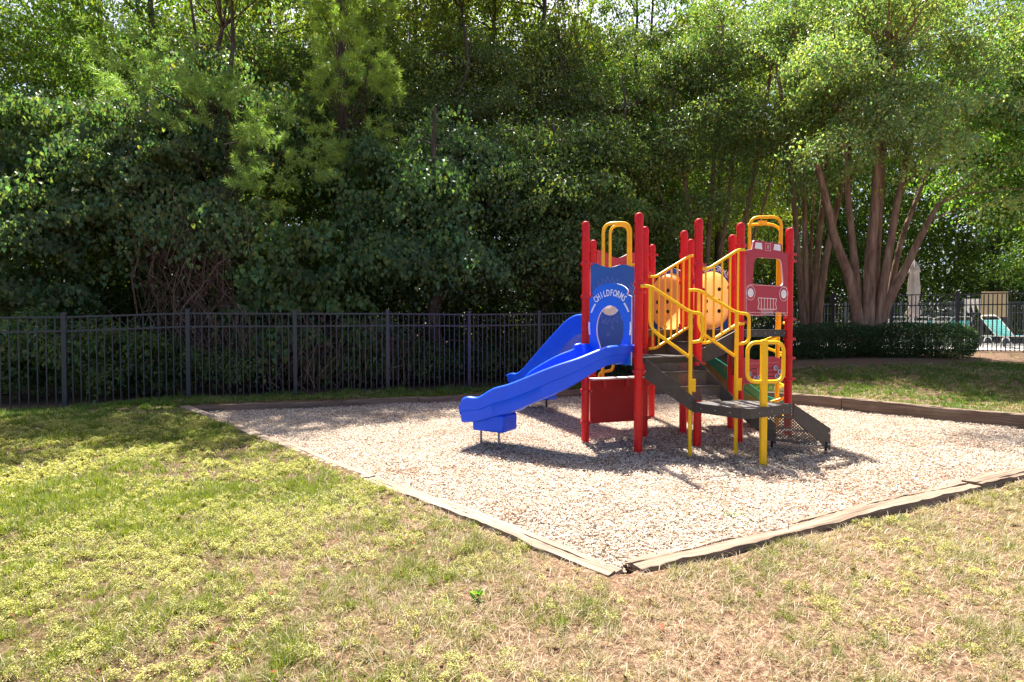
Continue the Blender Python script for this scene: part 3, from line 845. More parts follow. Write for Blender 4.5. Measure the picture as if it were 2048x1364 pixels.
def text_mesh(body, size):
    cu = bpy.data.curves.new('t', 'FONT'); cu.body = body; cu.size = size; cu.extrude = 0.0; cu.resolution_u = 3; cu.offset = size * .022
    ob = bpy.data.objects.new('t', cu); COL.objects.link(ob)
    me = bpy.data.meshes.new_from_object(ob)
    vs = [v.co.copy() for v in me.vertices]; fs = [tuple(p.vertices) for p in me.polygons]
    bpy.data.objects.remove(ob); bpy.data.curves.remove(cu); bpy.data.meshes.remove(me)
    xs = [v.x for v in vs]
    return vs, fs, (min(xs), max(xs)) if xs else (0, 0)

def letter_arc(mb, pan, text, c, r, a0, a1, size, mat, n0, th=.004, sx=1.0):
    """letters set round an arc on the panel's face, feet towards the centre"""
    k = len(text)
    for i, ch in enumerate(text):
        a = a0 + (a1 - a0) * (i + .5) / k
        vs, fs, (x0, x1) = text_mesh(ch, size)
        rot = a - math.pi / 2; cs, sn = math.cos(rot), math.sin(rot)
        pts = []
        for v in vs:
            x = (v.x - (x0 + x1) / 2) * sx; y = v.y
            pts.append((c[0] + r * math.cos(a) + x * cs - y * sn, c[1] + r * math.sin(a) + x * sn + y * cs))
        mb.add([pan.p(x, z, n0 + th) for x, z in pts], fs, mat)

def letter_line(mb, pan, text, c, size, mat, n0, width=None, th=.003):
    vs, fs, (x0, x1) = text_mesh(text, size)
    k = (width / (x1 - x0)) if width else 1
    mb.add([pan.p(c[0] + (v.x - (x0 + x1) / 2) * k, c[1] + v.y - size * .35, n0 + th) for v in vs], fs, mat)

def slide_mesh(rim, zs, hs, wid, mat, far_up=None, lip=True, side=1, zoff=0):
    """chute swept along its near rim; rim (x,y) points, zs rim heights"""
    n = len(rim); k = 6
    P = catmull([(p[0], p[1], z) for p, z in zip(rim, zs)], k)
    Hh = [h.x for h in catmull([(h, 0, 0) for h in hs], k)]
    Fu = [h.x for h in catmull([(h, 0, 0) for h in (far_up or [0] * n)], k)]
    mb = MB(); rings = []
    for i, p in enumerate(P):
        t = P[min(i + 1, len(P) - 1)] - P[max(i - 1, 0)]; t = Vector((t.x, t.y, 0)).normalized()
        far = Vector((t.y, -t.x, 0)) * side
        h = Hh[i]; fu = Fu[i]; w = wid
        prof = [(-.012, 0), (0, .014), (.035, .014), (.05, -.004), (.075, -h * .55), (.12, -h * .92), (.18, -h), (w - .18, -h), (w - .12, -h * .92 + fu * .2), (w - .075, -h * .55 + fu * .6),
                (w - .05, fu - .004), (w - .035, fu + .014), (w, fu + .014), (w + .012, fu), (w + .002, fu - .03), (w - .02, -h * .5), (w - .05, -h - .035), (w - .1, -h - .05),
                (.1, -h - .05), (.05, -h - .035), (.028, -h * .62), (.012, -h * .58), (-.002, -.03)]
        rings.append([p + far * s + Vector((0, 0, q)) for s, q in prof])
    m = len(rings[0]); vs = [q for r in rings for q in r]; fs = []
    for i in range(len(rings) - 1):
        for j in range(m):
            l = (j + 1) % m; fs.append((i * m + j, i * m + l, (i + 1) * m + l, (i + 1) * m + j))
    fs.append(tuple(range(m))); fs.append(tuple(reversed([(len(rings) - 1) * m + j for j in range(m)])))
    mb.add(vs, fs, mat)
    return mb, P

def build_play():
    root = empty('play_structure', (2.1, 6.8, 0))
    tag(root, 'red, yellow and blue playground climbing structure with slides and dark steps standing on wood chips', 'playground')
    base = root.location.copy()
    def fin(mb, name, parent=None, smooth=35, bevel=0.0, fixn=False, label=None):
        mb.v = [(x - base.x, y - base.y, z) for x, y, z in mb.v]
        o = mb.build(name, parent or root, smooth, bevel)
        if fixn: fix_normals(o)
        if label: o['label'] = label
        return o
    pr = .0445
    # ---- posts with their clamps
    clamps = {'a': [2.02, 1.65, .58, .215], 'b': [1.755, 1.67, .84], 'c': [1.95, 1.04, .62, .22], 'd': [2.35, 2.18], 'e': [2.35, 1.9], 'f': [2.19, 1.86, 1.33],
              'g': [2.0, 1.8], 'h': [1.99, 1.72, .90], 'i': [1.95, 1.82, 1.2], 'j': [2.24, 2.16, 1.36, .93, .66], 'k': [2.18, 2.1, 1.4, 1.16, .93, .68]}
    for key, (x, y) in PO.items():
        mb = MB(); r = pr
        z0 = -.15
        prof = [(r, z0), (r, PTOP - .10), (r * 1.07, PTOP - .098), (r * 1.07, PTOP - .045), (r * .98, PTOP - .025), (r * .75, PTOP - .008), (r * .4, PTOP), (.002, PTOP + .002)]
        mb.lathe((x, y, 0), prof, M['red'], 20)
        po = fin(mb, 'post', None, 30)
        for cz in clamps[key]:
            mb = MB()
            mb.lathe((x, y, cz), [(r + .002, -.02), (r + .013, -.018), (r + .015, 0), (r + .013, .018), (r + .002, .02)], M['redclamp'], 18)
            mb.box((x + r + .016, y - .01, cz), (.034, .026, .03), M['redclamp'])
            mb.lathe((x + r + .02, y - .024, cz), [(.007, 0), (.007, .006)], M['steel'], 8, (0, -1, 0))
            fin(mb, 'clamp', po, 30)
    # ---- decks
    def P2(*ks): return [PO[k] for k in ks]
    mb = MB()
    poly = P2('a', 'b', 'h', 'c')
    mb.slab(poly, LAND - .07, LAND, M['deck'], M['deck_side'])
    a, b = Vector((*PO['b'], LAND)), Vector((*PO['h'], LAND))
    nn = Vector(((b - a).y, -(b - a).x, 0)).normalized()
    fin(mb, 'landing_deck', label='lower dark deck under the hood')
    mb = MB()
    mb.slab(P2('f', 'j', 'k', 'i', 'g', 'e', 'd', 'c'), UP - .085, UP, M['deck'], M['deck_side'])
    o = fin(mb, 'upper_deck', label='upper dark deck')
    for k in range(5):
        mb = MB(); t = (k + .5) / 5; p = Vector((*PO['j'], UP - .04)).lerp(Vector((*PO['k'], UP - .04)), t)
        mb.lathe(p + Vector((.0, -.0, 0)), [(.008, 0), (.008, .010)], M['steel'], 8, (.42, -.9, 0))
        fin(mb, 'bolt', o)
    # ---- perforated staircase up to the landing
    Y1 = Vector((1.875, 5.80, 0)); Y2 = Vector((2.367, 5.943, 0))
    Bp = Vector((*PO['b'], 0)); Hp = Vector((*PO['h'], 0))
    tL = Bp + (Hp - Bp) * .10; tR = Bp + (Hp - Bp) * .94
    def stairs(name, tl, tr, bl, br, ztop, zbot, n, label):
        st = empty(name, (0, 0, 0)); st.parent = root; st['label'] = label
        for s0, s1, in ((tl, bl), (tr, br)):
            mb = MB(); d = (s1 - s0).normalized(); sd = Vector((-d.y, d.x, 0)) * .006
            prof = [s0 + Vector((0, 0, ztop + .0)), s1 + Vector((0, 0, zbot + .035)), s1 + Vector((0, 0, zbot - .12)), s0 + (s1 - s0) * .0 + Vector((0, 0, ztop - .22))]
            vs = [p + sd for p in prof] + [p - sd for p in prof]
            mb.add(vs, [(0, 1, 2, 3), (7, 6, 5, 4), (1, 0, 4, 5), (2, 1, 5, 6), (3, 2, 6, 7), (0, 3, 7, 4)], M['deck_side'])
            fin(mb, 'stringer', st, 0, fixn=True)
        rise = (ztop - zbot) / n
        for i in range(n):
            t0 = i / n; t1 = (i + 1) / n; z = ztop - rise * (i + 1)
            a0 = tl.lerp(bl, t0); b0 = tr.lerp(br, t0); a1 = tl.lerp(bl, t1); b1 = tr.lerp(br, t1)
            w = (b0 - a0).normalized() * .008; f = (a1 - a0).normalized()
            mb = MB()
            mb.sheet([p + Vector((0, 0, z + rise - .004)) for p in ()] or [a0 + w + f * .0 + Vector((0, 0, z)), b0 - w + Vector((0, 0, z)), b0 - w + Vector((0, 0, z + rise - .012)), a0 + w + Vector((0, 0, z + rise - .012))], M['perf'])
            if i < n - 1:
                mb.sheet([a0 + w + Vector((0, 0, z)), a1 + w + f * .012 + Vector((0, 0, z)), b1 - w + f * .012 + Vector((0, 0, z)), b0 - w + Vector((0, 0, z))], M['perf'])
                mb.bar(a1 + w + f * .014 + Vector((0, 0, z - .008)), b1 - w + f * .014 + Vector((0, 0, z - .008)), .006, .022, M['deck_side'])
            fin(mb, 'tread', st, 0)
        return st
    stairs('staircase', tL, tR, Y1 + Vector((.02, -.05, 0)), Y2 + Vector((-.01, -.0, 0)), LAND - .005, PLAT, 3, 'dark perforated stair of three steps')
    Cp = Vector((*PO['c'], 0)); Fp = Vector((*PO['f'], 0)); Jp = Vector((*PO['j'], 0))
    stairs('short_staircase', Fp + (Jp - Fp) * .06, Fp + (Jp - Fp) * .95, Cp + (Hp - Cp) * .06, Cp + (Hp - Cp) * .95, UP - .005, LAND + .003, 2, 'dark perforated stair of two steps to the upper deck')
    # ---- transfer platform and its ground steps
    mb = MB()
    q = [(1.855, 5.735), (2.17, 5.30), (2.26, 5.285), (2.80, 5.62), (2.83, 5.66), (2.39, 5.955)]
    top = [Vector((x, y, PLAT)) for x, y in q]
    mb.sheet(top, M['perf'])
    for i in range(len(q)):
        a = Vector((*q[i], PLAT - .048)); b = Vector((*q[(i + 1) % len(q)], PLAT - .048)); mb.bar(a, b, .008, .096, M['deck_side'])
    pl = fin(mb, 'transfer_platform', None, 0)
    for i in (1, 2):
        a = Vector((*q[0 if i == 1 else 2], PLAT - .05)); b = Vector((*q[1 if i == 1 else 3], PLAT - .05)); n = Vector(((b - a).y, -(b - a).x, 0)).normalized()
        for t in (.2, .5, .8):
            mb = MB(); mb.lathe(a.lerp(b, t) + n * .004, [(.007, 0), (.007, .006)], M['steel'], 8, n); fin(mb, 'bolt', pl)
    g = empty('ground_steps', (0, 0, 0)); g.parent = root; g['label'] = 'low perforated steps from the platform to the wood chips'
    e1 = (Vector((2.40, 5.96, 0)), Vector((2.93, 6.20, 0))); e2 = (Vector((2.84, 5.645, 0)), Vector((3.36, 5.89, 0)))
    for (s0, s1) in (e1, e2):
        mb = MB(); d = (s1 - s0).normalized(); sd = Vector((-d.y, d.x, 0)) * .006
        prof = [s0 + Vector((0, 0, PLAT)), s1 + Vector((0, 0, .235)), s1 + Vector((0, 0, .005)), s1 - d * .05 + Vector((0, 0, .03)), s0 + Vector((0, 0, PLAT - .15))]
        vs = [p + sd for p in prof] + [p - sd for p in prof]; k = len(prof)
        mb.add(vs, [tuple(range(k)), tuple(reversed(range(k, 2 * k)))] + [(i, (i + 1) % k, k + (i + 1) % k, k + i) for i in range(k)], M['deck_side'])
        fin(mb, 'stringer', g, 0, fixn=True)
    for p, zz in ((e2[1], .19), (e2[1], .07)):
        mb = MB(); d = (e2[1] - e2[0]).normalized(); n = Vector((d.y, -d.x, 0)); mb.lathe(p - d * .03 + n * .007 + Vector((0, 0, zz)), [(.009, 0), (.009, .005)], M['white_core'], 8, n); fin(mb, 'bolt', g)
    for i in range(3):
        t0 = i / 3; t1 = (i + 1) / 3; z = PLAT - (i + 1) * .155
        a0 = e1[0].lerp(e1[1], t0); a1 = e1[0].lerp(e1[1], t1); b0 = e2[0].lerp(e2[1], t0); b1 = e2[0].lerp(e2[1], t1)
        mb = MB(); V3 = lambda p, zz: p + Vector((0, 0, zz))
        mb.sheet([V3(a0, z), V3(b0, z), V3(b0, z + .15), V3(a0, z + .15)], M['perf'])
        mb.sheet([V3(a0, z), V3(a1, z), V3(b1, z), V3(b0, z)], M['perf'])
        mb.bar(V3(a1, z - .01), V3(b1, z - .01), .006, .024, M['deck_side'])
        fin(mb, 'tread', g, 0)
    mb = MB(); mb.tube([e1[1] - Vector((.05, .02, 0)) + Vector((0, 0, .25)), e1[1] - Vector((.05, .02, 0)) + Vector((0, 0, -.1))], .014, M['hole_dark'], 8); fin(mb, 'support_leg', g)
    mb = MB(); mb.tube([e2[1] - Vector((.06, .03, 0)) + Vector((0, 0, .1)), e2[1] - Vector((.06, .03, 0)) + Vector((0, 0, -.1))], .014, M['hole_dark'], 8)
    fin(mb, 'support_leg', g)
    # ---- yellow loop on the platform
    mb = MB(); lx, ly = 2.455, 5.45
    mb.box((lx, ly, .55), (.062, .05, 1.26), M['yellow'])
    lp = fin(mb, 'grab_post', None, 30, .008)
    dx = Vector((.98, .16, 0)).normalized(); c = Vector((lx + .014, ly - .004, .963))
    loop = [c + dx * (sx * .192) + Vector((0, 0, sz * .192)) for sx, sz in ((-1, -1), (1, -1), (1, 1), (-1, 1))]
    mb = MB(); mb.tube(fillet(loop, .10, 8, True), .0185, M['yellow'], 12, True)
    fin(mb, 'grab_loop', None, 40)
    # ---- stair handrails
    def handrail(A, B, s0, zt0, zt1, zb0, zb1, label):
        A = Vector((*A, 0)); B = Vector((*B, 0)); e = (B - A).normalized(); L = (B - A).length
        def at(s, z): return A + e * s + Vector((0, 0, z))
        mb = MB(); r = .0175
        top = fillet([at(s0 - .10, zt0), at(s0, zt0), at(L, zt1), at(L + .12, zt1 - .01), at(L + .12, zb0 - .13), at(L, zb0 - .145)], .07, 6)
        mb.tube(top, r, M['yellow'], 12)
        low = fillet([at(s0, zt0 - .005), at(s0, zb0), at(L, zb1)], .10, 6)
        mb.tube(low, r, M['yellow'], 12)
        o = fin(mb, 'handrail', None, 40, label=label)
        mb = MB(); mb.tube([at(L, zt1), at(L, -.12)], .02, M['yellow'], 12)
        mb.box(at(L + .03, .70), (.05, .012, .13), M['yellow'])
        fin(mb, 'rail_post', o, 40)
    handrail((1.345, 5.83), (1.85, 5.80), .09, 1.73, 1.455, 1.29, .985, 'sloping yellow stair rail, nearer one')
    handrail((1.90, 6.02), (2.367, 5.90), .10, 1.70, 1.452, 1.27, .985, 'sloping yellow stair rail at the bus-shaped panel side')
    # ---- picket guard rails of the short stair
    def guard(A, B, zt, zb, npk, extra, label):
        A = Vector((*A, 0)); B = Vector((*B, 0)); e = (B - A).normalized(); L = (B - A).length
        def at(s, z): return A + e * s + Vector((0, 0, z))
        mb = MB(); r = .0175
        mb.tube(fillet([at(0, zt[0]), at(.09, zt[0]), at(L - .04, zt[1]), at(L + extra, zt[1] + .005)], .05), r, M['yellow'], 12)
        mb.tube(fillet([at(0, zb[0]), at(.09, zb[0]), at(L - .04, zb[1]), at(L + extra, zb[1] + .005)], .05), r, M['yellow'], 12)
        for k in range(npk):
            s = .05 + (L - .09) * k / (npk - 1); t = min(1, max(0, (s - .09) / (L - .13)))
            mb.tube([at(s, zb[0] + (zb[1] - zb[0]) * t), at(s, zt[0] + (zt[1] - zt[0]) * t)], .0125, M['yellow'], 8)
        fin(mb, 'guard_rail', None, 40, label=label)
    guard((1.62, 6.62), (2.20, 6.86), (1.90, 2.17), (1.05, 1.31), 7, .01, 'yellow guard rail with upright bars in front of the orange tunnel')
    guard((2.09, 6.17), (2.60, 6.38), (1.95, 2.18), (1.13, 1.34), 5, .05, 'yellow guard rail with upright bars beside the truck panel')
    # ---- panels
    A, B, C = PO['a'], PO['b'], PO['c']
    pan = Panel(A, C); L = pan.L
    mb = MB()
    topz = [(L - .06 - (L - .12) * k / 24, 2.015 + .022 * math.sin(2 * math.pi * (1 - k / 24) * 1.6 + 1.3)) for k in range(25)]
    outer = [(.06, 1.02), (L - .06, 1.02)] + topz
    bub_c = (.30, 1.64)
    pan.plate(mb, outer, list(reversed(ell(bub_c[0] + .02, bub_c[1] - .03, .15, .17, 32))), .019, M['blue_panel'], M['white_core'])
    o = fin(mb, 'bubble_panel', None, 0, fixn=True, label='blue upper panel with a wavy top and engraved sun')
    mb = MB(); cx, cz = bub_c[0] + .02, bub_c[1] - .03
    vs = []; fs = []; seg = 32; nr = 7
    for i in range(nr):
        a = i / (nr - 1) * math.pi / 2
        for k in range(seg):
            t = k * 2 * math.pi / seg; vs.append(pan.p(cx + .155 * math.cos(a) * math.cos(t), cz + .175 * math.cos(a) * math.sin(t), -.012 - .14 * math.sin(a)))
    for i in range(nr - 1):
        for k in range(seg): fs.append((i * seg + k, i * seg + (k + 1) % seg, (i + 1) * seg + (k + 1) % seg, (i + 1) * seg + k))
    mb.add(vs, fs, M['bubble'])
    fin(mb, 'bubble_window', o, 60)
    mb = MB()
    eng = paint('pale_engraving', (.30, .44, .62), .5, .05)
    zig = []
    for k in range(45):
        a = 2 * math.pi * k / 44; rr = (.20 if k % 2 else .265); zig.append((cx + rr * math.cos(a) * .95, cz + rr * math.sin(a) * 1.05))
    pan.strip(mb, zig, .0035, eng, .0096, .001)
    for c0, rr, nk in (((.60, 1.40), .055, 18), ((.14, 1.36), .03, 10), ((.66, 1.72), .12, 16)):
        for k in range(nk):
            a = 2 * math.pi * k / nk
            pan.strip(mb, [(c0[0] + rr * .3 * math.cos(a), c0[1] + rr * .3 * math.sin(a)), (c0[0] + rr * math.cos(a), c0[1] + rr * math.sin(a))], .003, eng, .0096, .001)
    for c0 in ((.24, 1.36), (.36, 1.30), (.30, 1.22)): pan.strip(mb, ell(c0[0], c0[1], .016, .016, 12), .003, eng, .0096, .001, True)
    fin(mb, 'engraving', o, 0)
    # hood over the slide entrance
    pan = Panel((A[0] + .05, A[1] - .05), (B[0] - .03, B[1] + .03), off=.035); L = pan.L
    z0, zs = .90, 1.65; cxh = L / 2
    mb = MB()
    arch = [(L - .02, z0), (L - .02, zs - .02), (L - .075, zs)]
    arch += [(cxh + .23 * math.cos(a), zs + .015 + .115 * math.sin(a)) for a in [math.pi * k / 16 for k in range(1, 16)]]
    arch += [(.075, zs), (.02, zs - .02), (.02, z0)]
    outer = [(x, z) for x, z in arch]
    opening = [(cxh - .13, z0 + .001), ]
    inner = [(cxh + .125, z0 + .16), (cxh + .165, z0 + .30)] + [(cxh + .172 * math.cos(a), 1.30 + .24 * math.sin(a)) for a in [(-.25 + 1.5 * k / 20) * math.pi * .8 for k in range(0, 21)]]
    hole = [(cxh - .12, z0 + .16)] + list(reversed([(cxh + .175 * math.cos(a), 1.28 + .26 * math.sin(a)) for a in [math.pi * (-.18) + math.pi * 1.36 * k / 28 for k in range(29)]])) + [(cxh + .12, z0 + .16)]
    pan.plate(mb, outer, hole, .022, M['blue_hood'], M['white_core'])
    hood = fin(mb, 'hood_panel', None, 0, fixn=True, label='bright blue arched hood over the near slide')
    mb = MB()
    letter_arc(mb, pan, 'CHILDFORMS', (cxh, 1.40), .245, R(136), R(44), .098, M['white_core'], .0112, .002, .62)
    fin(mb, 'lettering', hood, 0)
    for sx in (-1, 1):
        for (s1, q1, s2, q2) in ((.185, 1.56, .24, 1.465), (.265, 1.36, .258, 1.22)):
            mb = MB(); pan.strip(mb, [(cxh + sx * s1, q1), (cxh + sx * (s1 + s2) / 2 + sx * .004, (q1 + q2) / 2), (cxh + sx * s2, q2)], .016, M['white_core'], .011, .012)
            fin(mb, 'hand_slot', hood, 0)
    # lower red counter panel
    pan = Panel(A, C); L = pan.L; mb = MB()
    pan.plate(mb, [(.06, .20), (L - .06, .19), (L - .06, .70), (.06, .70)], None, .019, M['red_deep'], M['pink_core'])
    o = fin(mb, 'counter_panel', None, 0, fixn=True, label='deep red low panel near the ground')
    mb = MB(); mb.box(pan.p(L / 2, .712, .03), (L - .1, .12, .018), M['pink_core'], pan.e, pan.n)
    fin(mb, 'counter_top', o, 0)
    for s in (.3, .68):
        mb = MB(); mb.box(pan.p(L * s, .655, .02), (.03, .02, .09), M['red_panel'], pan.e, pan.n); fin(mb, 'bracket', o, 0)
    # back wavy red panel
    pan = Panel(PO['d'], PO['e']); L = pan.L; mb = MB()
    topz = [(L - .07 - (L - .14) * k / 30, 2.32 + .045 * math.sin(2 * math.pi * (1 - k / 30) * 1.55 + 1.2)) for k in range(31)]
    pan.plate(mb, [(.07, UP + .06), (L - .07, UP + .06)] + topz, None, .019, M['red_rose'], M['pink_core'])
    fin(mb, 'wavy_panel', None, 0, fixn=True, label='rose red panel with a wavy top at the back')
    # truck panel
    pan = Panel(PO['j'], PO['k'], off=.02); L = pan.L; mb = MB(); x0, x1 = .055, L - .055; W = x1 - x0; zb, zt = 1.43, 2.185
    bot = [(x0 + W * k / 20, zb + .03 - .028 * math.sin(math.pi * 2 * (k / 20) * 1.25 - .9)) for k in range(21)]
    outer = bot + [(x1, zt), (x1 - .10, zt + .012), (x1 - .115, zt + .095), (x1 - .13, zt + .11), (x0 + .13, zt + .125), (x0 + .115, zt + .11), (x0 + .095, zt + .02), (x0, zt)]
    wz0, wz1 = 1.80, 2.115
    hole = [(v.x, v.y) for v in fillet([(x0 + .10, wz0), (x0 + .14, wz1 - .0), (x1 - .12, wz1), (x1 - .075, wz0)], .06, 5, True)]
    pan.plate(mb, outer, hole, .02, M['red_panel'], M['pink_core'])
    tp = fin(mb, 'truck_panel', None, 0, fixn=True, label='faded red panel cut like the front of a truck')
    n0 = .0102; pk = M['pink_core']
    for sx in (0, 1):
        cxx = x0 + .075 if sx == 0 else x1 - .075
        mb = MB(); pan.strip(mb, ell(cxx, 1.70, .072, .082, 28), .006, pk, n0, .002, True); pan.disc(mb, (cxx, 1.70), .052, M['white_core'], n0, .003, .88)
        fin(mb, 'headlight', tp, 0)
    for sx in (0, 1):
        cxx = x0 + .195 if sx == 0 else x1 - .195
        mb = MB(); q = [(cxx - .062, zt + .03), (cxx + .062, zt + .025), (cxx + .052, zt + .098), (cxx - .048, zt + .10)]
        mb.add([pan.p(a, b, n0 + .002) for a, b in q], [(0, 1, 2, 3)], M['white_core']); fin(mb, 'roof_lamp', tp, 0)
    cx = (x0 + x1) / 2
    mb = MB(); pan.strip(mb, [(cx - .043, zt + .02), (cx + .043, zt + .018), (cx + .043, zt + .10), (cx - .043, zt + .103)], .006, pk, n0, .002, True)
    letter_line(mb, pan, '0', (cx, zt + .061), .062, pk, n0); fin(mb, 'number_plate', tp, 0)
    mb = MB(); gq = [(v.x, v.y) for v in fillet([(cx - .155, 1.645), (cx + .155, 1.640), (cx + .135, 1.585), (cx + .155, 1.515), (cx - .155, 1.515), (cx - .135, 1.585)], .015, 3, True)]
    pan.strip(mb, gq, .010, pk, n0, .003, True)
    for k in range(5): xx = cx - .1 + .05 * k; pan.strip(mb, [(xx, 1.517), (xx, 1.642)], .009, pk, n0, .0035)
    fin(mb, 'grille', tp, 0)
    mb = MB()
    pan.strip(mb, [(v.x, v.y) for v in fillet([(x0 + .012, zb + .02), (x0 + .012, 1.795), (x1 - .012, 1.79), (x1 - .012, zb + .02)], .07, 5)], .005, pk, n0, .002)
    pan.strip(mb, [(x0, 1.475), (x1, 1.475)], .005, pk, n0, .002); pan.strip(mb, [(x0, 1.39 + .0), (x0, 1.39)], .005, pk, n0, .002)
    pan.strip(mb, [(x0, 1.443), (x1, 1.443)], .004, pk, n0, .002)
    pan.strip(mb, [(cx - .11, 1.498), (cx + .11, 1.498), (cx + .11, 1.452), (cx - .11, 1.452)], .004, pk, n0, .002, True)
    letter_line(mb, pan, 'CHILDFORMS', (cx, 1.476), .036, pk, n0, .19); fin(mb, 'engraving', tp, 0)
    # maze panel below it
    pan = Panel(PO['j'], PO['k'], off=-.03); L = pan.L; mb = MB(); x0, x1 = .06, L - .06; W = x1 - x0
    topz = [(x1 - W * k / 24, .935 + .018 * math.sin(2 * math.pi * (1 - k / 24) * 1.5 + 1.2)) for k in range(25)]
    botz = [(x0 + W * k / 24, .655 + .018 * math.sin(2 * math.pi * (k / 24) * 1.5 + 2.4)) for k in range(25)]
    pan.plate(mb, botz + topz, None, .019, M['red_panel'], M['pink_core'])
    mz = fin(mb, 'maze_panel', None, 0, fixn=True, label='small red panel with sliding maze knobs')
    for (fx, z, rr) in ((.17, .755, .030), (.30, .70, .026), (.40, .715, .024), (.80, .815, .028), (.90, .765, .03), (.82, .715, .024)):
        mb = MB(); pan.disc(mb, (x0 + W * fx, z), rr, M['white_core'], .010, .012, 1, 16); pan.disc(mb, (x0 + W * fx + .004, z), rr * .78, M['knob'], .022, .012, 1, 16); fin(mb, 'knob', mz, 0)
    mb = MB()
    for (f0, f1, z) in ((.22, .36, .815), (.18, .34, .76), (.58, .76, .815), (.58, .86, .765), (.58, .78, .715), (.26, .38, .72)):
        pan.strip(mb, [(x0 + W * f0, z), (x0 + W * f1, z)], .009, M['hole_dark'], .0096, .001)
    for f0 in (.37, .57): pan.strip(mb, [(x0 + W * f0, .70), (x0 + W * f0, .82)], .008, M['orange'], .0096, .0012)
    for k in range(16): pan.strip(mb, [(x0 + W * (.2 + .045 * k), .872 + .006 * (k % 3)), (x0 + W * (.215 + .045 * k), .885 - .004 * (k % 2))], .004, pk, .0096, .001)
    fin(mb, 'maze_track', mz, 0)
    pan = Panel(PO['i'], PO['j'], off=.0); mb = MB(); L = pan.L
    pan.plate(mb, [(.06, .70), (L - .03, .70), (L - .03, .93), (L * .5, .95), (.06, .93)], None, .019, M['red_deep'], M['pink_core']); fin(mb, 'side_panel', None, 0, fixn=True)
    # ---- hooded tunnel mouths
    for (A2, B2, txt, side) in ((PO['e'], PO['g'], False, 0), (PO['g'], PO['i'], True, 1)):
        pan = Panel(A2, B2, off=.0); L = pan.L; cx = L / 2; mb = MB()
        zb = UP + .0; sh = 1.97 if not txt else 1.97
        arch = [(.03, zb), (L - .03, zb), (L - .03, sh - .03), (L - .09, sh)]
        arch += [(cx + (cx - .09) * math.cos(a), sh + .16 * math.sin(a)) for a in [math.pi * k / 18 for k in range(1, 18)]] + [(.09, sh), (.03, sh - .03)]
        rz = .40 if txt else .40
        pan.plate(mb, arch, list(reversed(ell(cx, 1.66, .283, .385, 36))), .02, M['blue_panel'], M['white_core'])
        tpn = fin(mb, 'tunnel_panel', None, 0, fixn=True, label='blue arched panel round a tunnel mouth' + (', lettered on its arch' if txt else ', plain arch'))
        if txt:
            mb = MB(); letter_arc(mb, pan, 'CHILDFORMS', (cx, 1.72), .335, R(133), R(47), .072, M['white_core'], .0102, .002); fin(mb, 'lettering', tpn, 0)
        # moulded orange tunnel: near one bulges out, far one is seen into
        mb = MB(); seg = 40; vs = []; fs = []
        sgn = 1 if side == 0 else -1
        prof = [(1.04, 0.0), (1.05, .03), (1.0, .05), (1.0, .13), (.97, .19), (.88, .23), (.72, .25), (.5, .262), (.25, .268), (.01, .27)] if side == 0 else \
               [(1.0, .01), (1.0, .08), (.99, .14), (.95, .19), (.86, .22), (.70, .24), (.4, .25), (.01, .252)]
        for r, n in prof:
            for k in range(seg):
                a = 2 * math.pi * k / seg; vs.append(pan.p(cx + .280 * r * math.cos(a), 1.66 + .382 * r * math.sin(a), sgn * n * (.62 if side == 0 else .5)))
        for i in range(len(prof) - 1):
            for k in range(seg): fs.append((i * seg + k, i * seg + (k + 1) % seg, (i + 1) * seg + (k + 1) % seg, (i + 1) * seg + k))
        mb.add(vs, fs, M['orange'])
        tn = fin(mb, 'tunnel', None, 50, label='orange moulded plastic tunnel end with round holes')
        for (hx, hz) in ((-.10, -.005), (-.10, -.14), (.075, .15), (.065, -.005), (.075, -.14)):
            mb = MB(); q = math.hypot(hx / .262, hz / .362); dep = (.170 - .02 * q) if side == 0 else -(.124 - .015 * q)
            pan.disc(mb, (cx + hx, 1.66 + hz), .027, M['hole_dark'], dep + (.004 if side == 0 else .012), .004, .85, 18); fin(mb, 'vent_hole', tn, 0)
    # ---- near curved slide
    rim = [(1.29, 5.93), (1.11, 5.76), (.94, 5.66), (.67, 5.615), (.387, 5.68), (0, 5.80), (-.2, 5.90), (-.36, 5.98), (-.49, 6.035), (-.545, 6.06), (-.575, 6.075)]
    zs = [1.105, 1.105, 1.085, .985, .885, .715, .645, .545, .540, .505, .43]
    hs = [.14, .14, .16, .20, .24, .25, .25, .21, .23, .20, .13]
    mb, P = slide_mesh(rim, zs, hs, .58, M['blue_slide'], [0, .0, .03, .10, .11, .07, .03, 0, 0, 0, 0])
    sl = fin(mb, 'slide', None, 50, fixn=True, label='bright blue curved slide, nearer of the two')
    mb = MB()
    c = Vector((-.19, 6.17, .265)); d = Vector((-.86, .5, 0)).normalized(); n = Vector((-d.y, d.x, 0))
    mb.box(c, (.40, .30, .19), M['blue_slide'], d, n); fin(mb, 'exit_foot', sl, 30, .02)
    for p in ((-.35, 6.31), (-.15, 6.36)):
        mb = MB(); mb.tube([(p[0], p[1], .2), (p[0], p[1], -.1)], .014, M['steel'], 8); fin(mb, 'support_leg', sl)
    # ---- rear straight slide
    top = Vector((.90, 7.12, 0)); tip = Vector((-.08, 9.0, 0))
    fr = [0, .10, .22, .40, .60, .76, .85, .93, 1.0]
    rim = [(top.x + (tip.x - top.x) * t, top.y + (tip.y - top.y) * t) for t in fr]
    zs = [1.46, 1.44, 1.34, 1.12, .86, .65, .575, .565, .53]
    mb, P = slide_mesh(rim, zs, [.2, .2, .22, .24, .24, .22, .18, .18, .16], .66, M['blue_slide'], None, True, 1)
    s2 = fin(mb, 'slide', None, 50, fixn=True, label='blue straight slide running down towards the fence')
    mb = MB(); d = (tip - top).normalized(); n = Vector((d.y, -d.x, 0))
